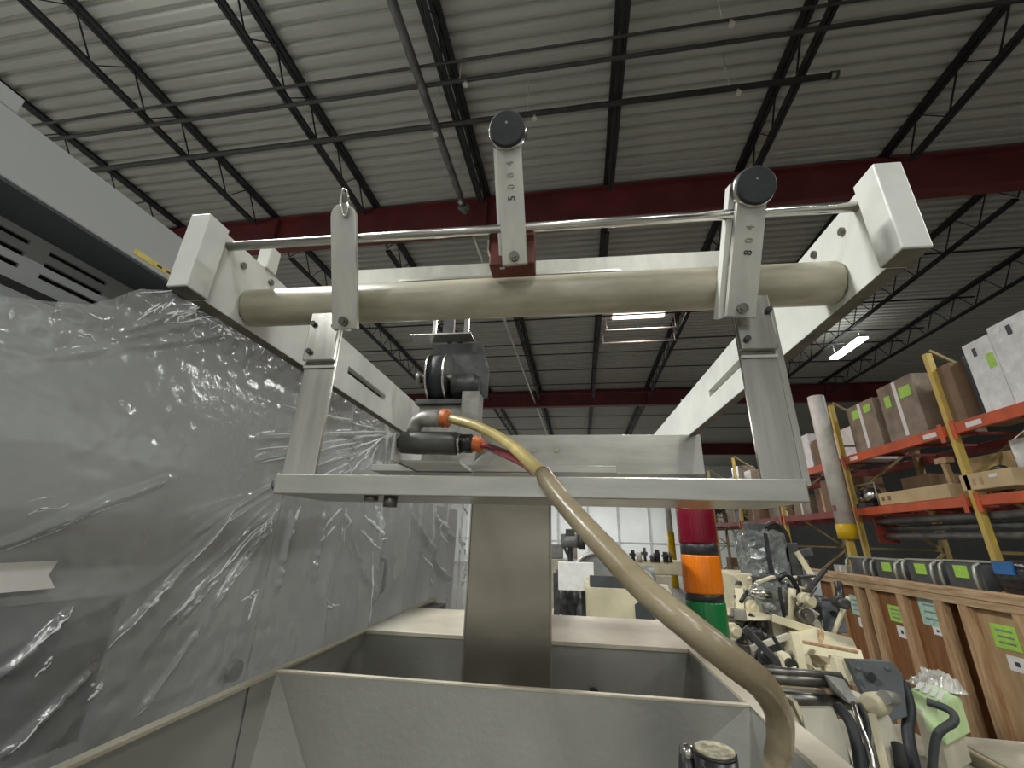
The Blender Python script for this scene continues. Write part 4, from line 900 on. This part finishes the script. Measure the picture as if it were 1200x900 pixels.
# shafts
for (y0, y1, r, m, x1) in ((787, 791, .012, 'bolt_steel', 985), (796, 799, .016, 'bolt_steel', 990), (809, 811, .008, 'machine_beige', 966), (818, 822, .018, 'bolt_steel', 998)):
    p = LP(880, y0 - 3, 1.55); q = LP(x1, y1 + 2, 1.62)
    part(lm, 'shaft', m, ('cyl', p, q, r, None, 12))
part(lm, 'shaft_clamp', 'grey_cast', ('prism', [LP(968, 792, 1.58), LP(990, 797, 1.58), LP(1008, 824, 1.55), LP(996, 826, 1.55), LP(974, 808, 1.58)], (0, .08, 0)), bevel=.005)
part(lm, 'guard_panel', 'machine_beige', ('prism', [LP(938, 830, 1.5), LP(978, 830, 1.5), LP(1003, 905, 1.42), LP(955, 905, 1.42)], (0, .02, 0)), bevel=.002)
part(lm, 'guard_edge', 'machine_cream', ('prism', [LP(929, 822, 1.5), LP(934, 822, 1.5), LP(950, 858, 1.48), LP(946, 860, 1.48)], (0, .03, 0)))
for (pts, r, m) in (([(982, 828, 1.5), (996, 846, 1.46), (1004, 872, 1.43), (1010, 910, 1.4)], .014, 'black_rubber'), ([(1000, 824, 1.55), (1008, 850, 1.5), (1020, 880, 1.46), (1026, 910, 1.44)], .007, 'rod_steel'), ([(1006, 826, 1.6), (1016, 850, 1.55), (1016, 880, 1.5), (1012, 910, 1.48)], .008, 'black_rubber')):
    part(lm, 'cable' if m == 'black_rubber' else 'steel_rod', m, ('tube', hose([LP(*p) for p in pts], 6), r, 10))
ca = part(lm, 'casting_arm', 'machine_beige', ('prism', [LP(1014, 822, 1.66), LP(1030, 824, 1.66), LP(1046, 842, 1.66), LP(1056, 872, 1.62), LP(1062, 912, 1.58), LP(1032, 912, 1.58), LP(1028, 872, 1.62), LP(1020, 846, 1.66)], (0, .12, 0)), bevel=.012)
part(ca, 'casting_slot', 'dark_hole', ('tube', [LP(1051, 872, 1.60), LP(1054, 884, 1.585), LP(1056, 902, 1.565)], .014, 10))
part(ca, 'casting_rib', 'machine_cream', ('bar', LP(1022, 838, 1.645), LP(1038, 905, 1.57), .02, .02))
part(lm, 'casting_boss', 'machine_cream', ('lathe', LP(1020, 826, 1.64), LP(1032, 824, 1.70), [(0, .02), (.1, .03), (.9, .03), (1, .02)], 14)); part(lm, 'casting_boss', 'grey_cast', ('cyl', LP(1036, 817, 1.64), LP(1048, 819, 1.68), .018, None, 14))
for (px, py) in ((1006, 783), (1040, 783), (1052, 800), (1030, 806)): part(cp, 'plate_screw', 'bolt_steel', ('cyl', LP(px, py, 1.915), LP(px, py, 1.905), .006, None, 8))
for (x0, y0, x1, y1, Y, w, m) in ((905, 724, 962, 742, 2.55, .035, 'machine_cream'), (930, 742, 945, 800, 2.2, .03, 'machine_cream'), (962, 706, 930, 728, 2.85, .03, 'bolt_steel'), (860, 700, 905, 690, 2.9, .022, 'dark_steel'), (872, 735, 915, 780, 2.4, .03, 'dark_steel'), (880, 760, 925, 745, 2.45, .025, 'machine_beige'), (868, 690, 872, 760, 2.9, .05, 'machine_cream'), (930, 650, 952, 646, 3.3, .05, 'dark_steel'), (922, 640, 925, 690, 3.3, .04, 'machine_grey'), (905, 745, 935, 790, 2.2, .014, 'black_rubber'), (940, 752, 1005, 764, 2.02, .012, 'wood_stud')):
    part(lm, 'strut', m, ('bar', LP(x0, y0, Y), LP(x1, y1, Y - .05), w, w), bevel=.003)
for (px, py, Y, r, m) in ((885, 745, 2.5, .035, 'black_plastic'), (897, 768, 2.4, .03, 'black_plastic'), (905, 756, 2.5, .04, 'dark_steel'), (932, 718, 2.8, .05, 'black_plastic'), (945, 726, 2.75, .04, 'machine_grey'), (878, 706, 2.9, .04, 'machine_beige'), (955, 730, 2.7, .03, 'rod_steel'), (923, 700, 2.95, .035, 'machine_cream')):
    p = LP(px, py, Y); part(lm, 'pivot_disc', m, ('lathe', p + Vector((0, -.03, 0)), p + Vector((0, .03, 0)), [(0, r * .5), (.05, r), (.95, r), (1, r * .5)], 16))
part(lm, 'rear_hose', 'black_rubber', ('tube', hose([LP(1058, 800, 1.95), LP(1066, 830, 1.9), LP(1064, 860, 1.85), LP(1074, 910, 1.8)], 6), .017, 10))
part(lm, 'handle_hose', 'machine_plate', ('tube', hose([LP(1086, 822, 1.75), LP(1112, 832, 1.72), LP(1118, 845, 1.7), LP(1098, 862, 1.7), LP(1092, 905, 1.7)], 6), .011, 10))
part(lm, 'frame_post', 'machine_beige', ('box', .95, 1.6, 1.95, 2.9, FL + .1, -.85), bevel=.01)
for x in (1.0, 1.55):
    for y in (2.0, 2.85): part(lm, 'foot', 'bolt_steel', ('cyl', (x, y, FL), (x, y, FL + .1), .04, None, 10))
# little levers and knobs around the heads
for k in range(16):
    px = random.uniform(866, 985); py = random.uniform(690, 775) if px < 925 else random.uniform(690, 742); Y = 2.6 + random.random() * .5
    p = LP(px, py, Y); d = Vector((random.uniform(-.12, .12), random.uniform(-.05, .05), random.uniform(-.12, .12)))
    if k % 3: part(lm, 'linkage_rod', random.choice(['bolt_steel', 'black_plastic', 'machine_cream']), ('cyl', p - d, p + d, random.uniform(.010, .024), None, 8))
    else: part(lm, 'bearing', random.choice(['machine_grey', 'dark_steel', 'black_plastic']), ('lathe', p - Vector((0, .04, 0)), p + Vector((0, .04, 0)), [(0, .014), (.02, .028), (.98, .028), (1, .014)], 14))
rs_ = random.getstate(); random.seed(77)
for k in range(64):
    px = random.uniform(858, 965); py = random.uniform(676, 740) if px < 950 else random.uniform(700, 738)
    if k > 44: px = random.uniform(862, 930); py = random.uniform(735, 790)
    Y = random.uniform(2.45, 2.95); p = LP(px, py, Y); m_ = random.choice(['machine_cream', 'black_plastic', 'dark_steel', 'machine_grey', 'machine_beige', 'bolt_steel', 'machine_cream', 'rod_steel'])
    q = k % 4; sz = random.uniform(.015, .04)
    if q == 0: part(lm, 'bracket_plate', m_, ('bar', p, p + Vector((random.uniform(-.14, .14), .02, random.uniform(-.12, .12))), sz * 1.4, .012), bevel=.002)
    elif q == 1: part(lm, 'hex_bolt', m_, ('cyl', p, p + Vector((0, -.05, 0)), sz * .6, None, 6), ('cyl', p + Vector((0, -.02, 0)), p + Vector((0, .03, 0)), sz, None, 12))
    elif q == 2: part(lm, 'linkage_rod', m_, ('cyl', p, p + Vector((random.uniform(-.2, .2), random.uniform(-.05, .05), random.uniform(-.05, .05))), sz * .45, None, 8))
    else: part(lm, 'small_block', m_, ('box', p.x - sz, p.x + sz, p.y, p.y + .05, p.z - sz * .8, p.z + sz * .8), bevel=.003)
random.setstate(rs_)
part(lm, 'table_plate', 'machine_cream', ('prism', [LP(858, 722, 2.6), LP(905, 722, 2.6), LP(912, 727, 2.55), LP(858, 727, 2.55)], (0, .3, 0)))
part(lm, 'rear_body', 'machine_cream', ('box', .98, 1.28, 3.0, 3.5, -1.2, -.18), bevel=.02)
# film-wrapped motors standing on it
def wrapped(label, px, py, Y, rx, rz, zbase):
    c = LP(px, py, Y)
    t = thing('wrapped_motor', label, 'motor', (c.x, c.y, c.z - rz), 'film-wrapped motors')
    b = MB(); n, m = 22, 12; k0 = []
    for i in range(m + 1):
        v = i / m; z = c.z - rz + 2 * rz * v; prof_ = min(1, 6 * v + .72, 5 * (1 - v) + .62)
        for j in range(n):
            a_ = 2 * math.pi * j / n; q = 1 / (abs(math.cos(a_)) ** 4 + abs(math.sin(a_)) ** 4) ** .25
            r_ = rx * prof_ * q * .92 * (1 + .14 * (vn(a_ * 2.2 + px, v * 3) - .5) + .16 * (vn(a_ * 6 + px, v * 8) - .5))
            k0.append((c.x + r_ * math.cos(a_), c.y + r_ * .9 * math.sin(a_), z + .012 * math.sin(j * 2.3)))
    b.add(k0, [(i * n + j, i * n + (j + 1) % n, (i + 1) * n + (j + 1) % n, (i + 1) * n + j) for i in range(m) for j in range(n)] + [tuple(reversed(range(n))), tuple(m * n + j for j in range(n))])
    b.build('wrapped_body', 'bubble_wrap', t)
    part(t, 'terminal_box', 'dark_steel', ('box', c.x - rx * .5, c.x + rx * .2, c.y - rx * .5, c.y + rx * .3, c.z + rz * .9, c.z + rz * 1.28), bevel=.008)
    part(t, 'cable_gland', 'black_plastic', ('tube', hose([c + Vector((rx * .2, -.02, rz * 1.1)), c + Vector((rx * .7, -.03, rz * 1.3)), c + Vector((rx * 1.1, -.02, rz * .9)), c + Vector((rx * 1.2, 0, rz * .2))], 5), .014, 8))
    part(t, 'gear_foot', 'machine_grey', ('box', c.x - rx * .8, c.x + rx * .8, c.y - rx * .6, c.y + rx * .6, c.z - rz * 1.3, c.z - rz * .96), bevel=.006)
    part(t, 'strap', 'black_plastic', ('box', c.x - rx * .12, c.x + rx * .02, c.y - rx * .98, c.y - rx * .90, c.z - rz * .9, c.z + rz * .9))
    part(t, 'side_box', 'dark_steel', ('box', c.x + rx * .95, c.x + rx * 1.4, c.y - rx * .4, c.y + rx * .4, c.z - rz * .7, c.z + rz * .6), bevel=.006)
    part(t, 'lever', 'machine_cream', ('bar', c + Vector((rx * 1.3, -.05, rz * .3)), c + Vector((rx * 1.7, -.08, -rz * .6)), .03, .03))
    return t
wrapped('film-wrapped grey motor standing highest, right of the signal tower', 893, 655, 3.1, .145, .17, 0)
wrapped('film-wrapped grey motor below the other, beside the cream beam', 911, 718, 2.75, .10, .15, 0)
# beige cabinet under loose film in the lower right corner, green pack on it
CZT = -.79
cbx = thing('low_cabinet', 'low beige cabinet partly under loose clear film, lower right corner', 'cabinet', (2.05, 1.95, FL))
part(cbx, 'cabinet_body', 'machine_beige', ('box', 1.62, 2.5, 1.42, 2.62, FL + .08, CZT), bevel=.02)
part(cbx, 'top_lip', 'machine_cream', ('box', 1.61, 2.51, 1.41, 2.63, CZT - .03, CZT - .012), bevel=.008)
for x in (1.7, 2.42):
    for y in (1.5, 2.54): part(cbx, 'foot', 'bolt_steel', ('cyl', (x, y, FL), (x, y, FL + .08), .04, None, 10))
def crumple(x0, x1, y0, y1, z, amp, n=36):
    vs, k = [], n + 1
    for i in range(k):
        for j in range(k):
            u, v = i / n, j / n; e = min(u, 1 - u, v, 1 - v) * 5; e = min(1, e)
            vs.append((x0 + (x1 - x0) * u + .03 * (vn(v * 6, 2) - .5), y0 + (y1 - y0) * v + .03 * (vn(u * 6, 5) - .5), z + .004 + amp * e * (.25 * vn(u * 4, v * 4) + .5 * abs(vn(u * 11, v * 9) - .5) * 2 + .3 * vn(u * 23, v * 23))))
    b = MB().add(vs, [(i * k + j, (i + 1) * k + j, (i + 1) * k + j + 1, i * k + j + 1) for i in range(n) for j in range(n)])
    b.sm = [False] * len(b.f); return b
o = crumple(1.98, 2.50, 1.45, 2.3, CZT, .07).build('film_scrap', 'clear_film', org=(2.2, 1.9, CZT)); tag(o, 'crumpled clear film lying on the low beige cabinet', 'plastic film')
t = thing('green_pack', 'green and white pack with clear film on top, before the crates', 'pack', (1.9, 2.35, CZT))
gz = LP(1100, 803, 2.3).z
part(t, 'pack_body', 'pack_green', ('prism', [LP(1066, 806, 2.25), LP(1098, 798, 2.5), LP(1126, 816, 2.42), LP(1098, 826, 2.18)], (0, 0, -.13)), bevel=.008)
part(t, 'pack_foot', 'machine_beige', ('prism', [LP(1070, 826, 2.25), LP(1098, 818, 2.5), LP(1122, 834, 2.42), LP(1096, 842, 2.2)], (0, 0, CZT - LP(1096, 842, 2.2).z)))
for k in range(4):
    p = LP(1074 + k * 8, 809 + k * 4, 2.24) + Vector((0, .01, .002)); part(t, 'pack_print', 'label_white', ('prism', [p, p + Vector((.09, .11, .0)), p + Vector((.105, .10, 0)), p + Vector((.015, -.01, 0))], (0, 0, .002)))
c = LP(1093, 792, 2.5)
fo = crumple(c.x - .10, c.x + .06, c.y - .10, c.y + .04, c.z - .04, .09, 20).build('film_top', 'clear_crumple', t)
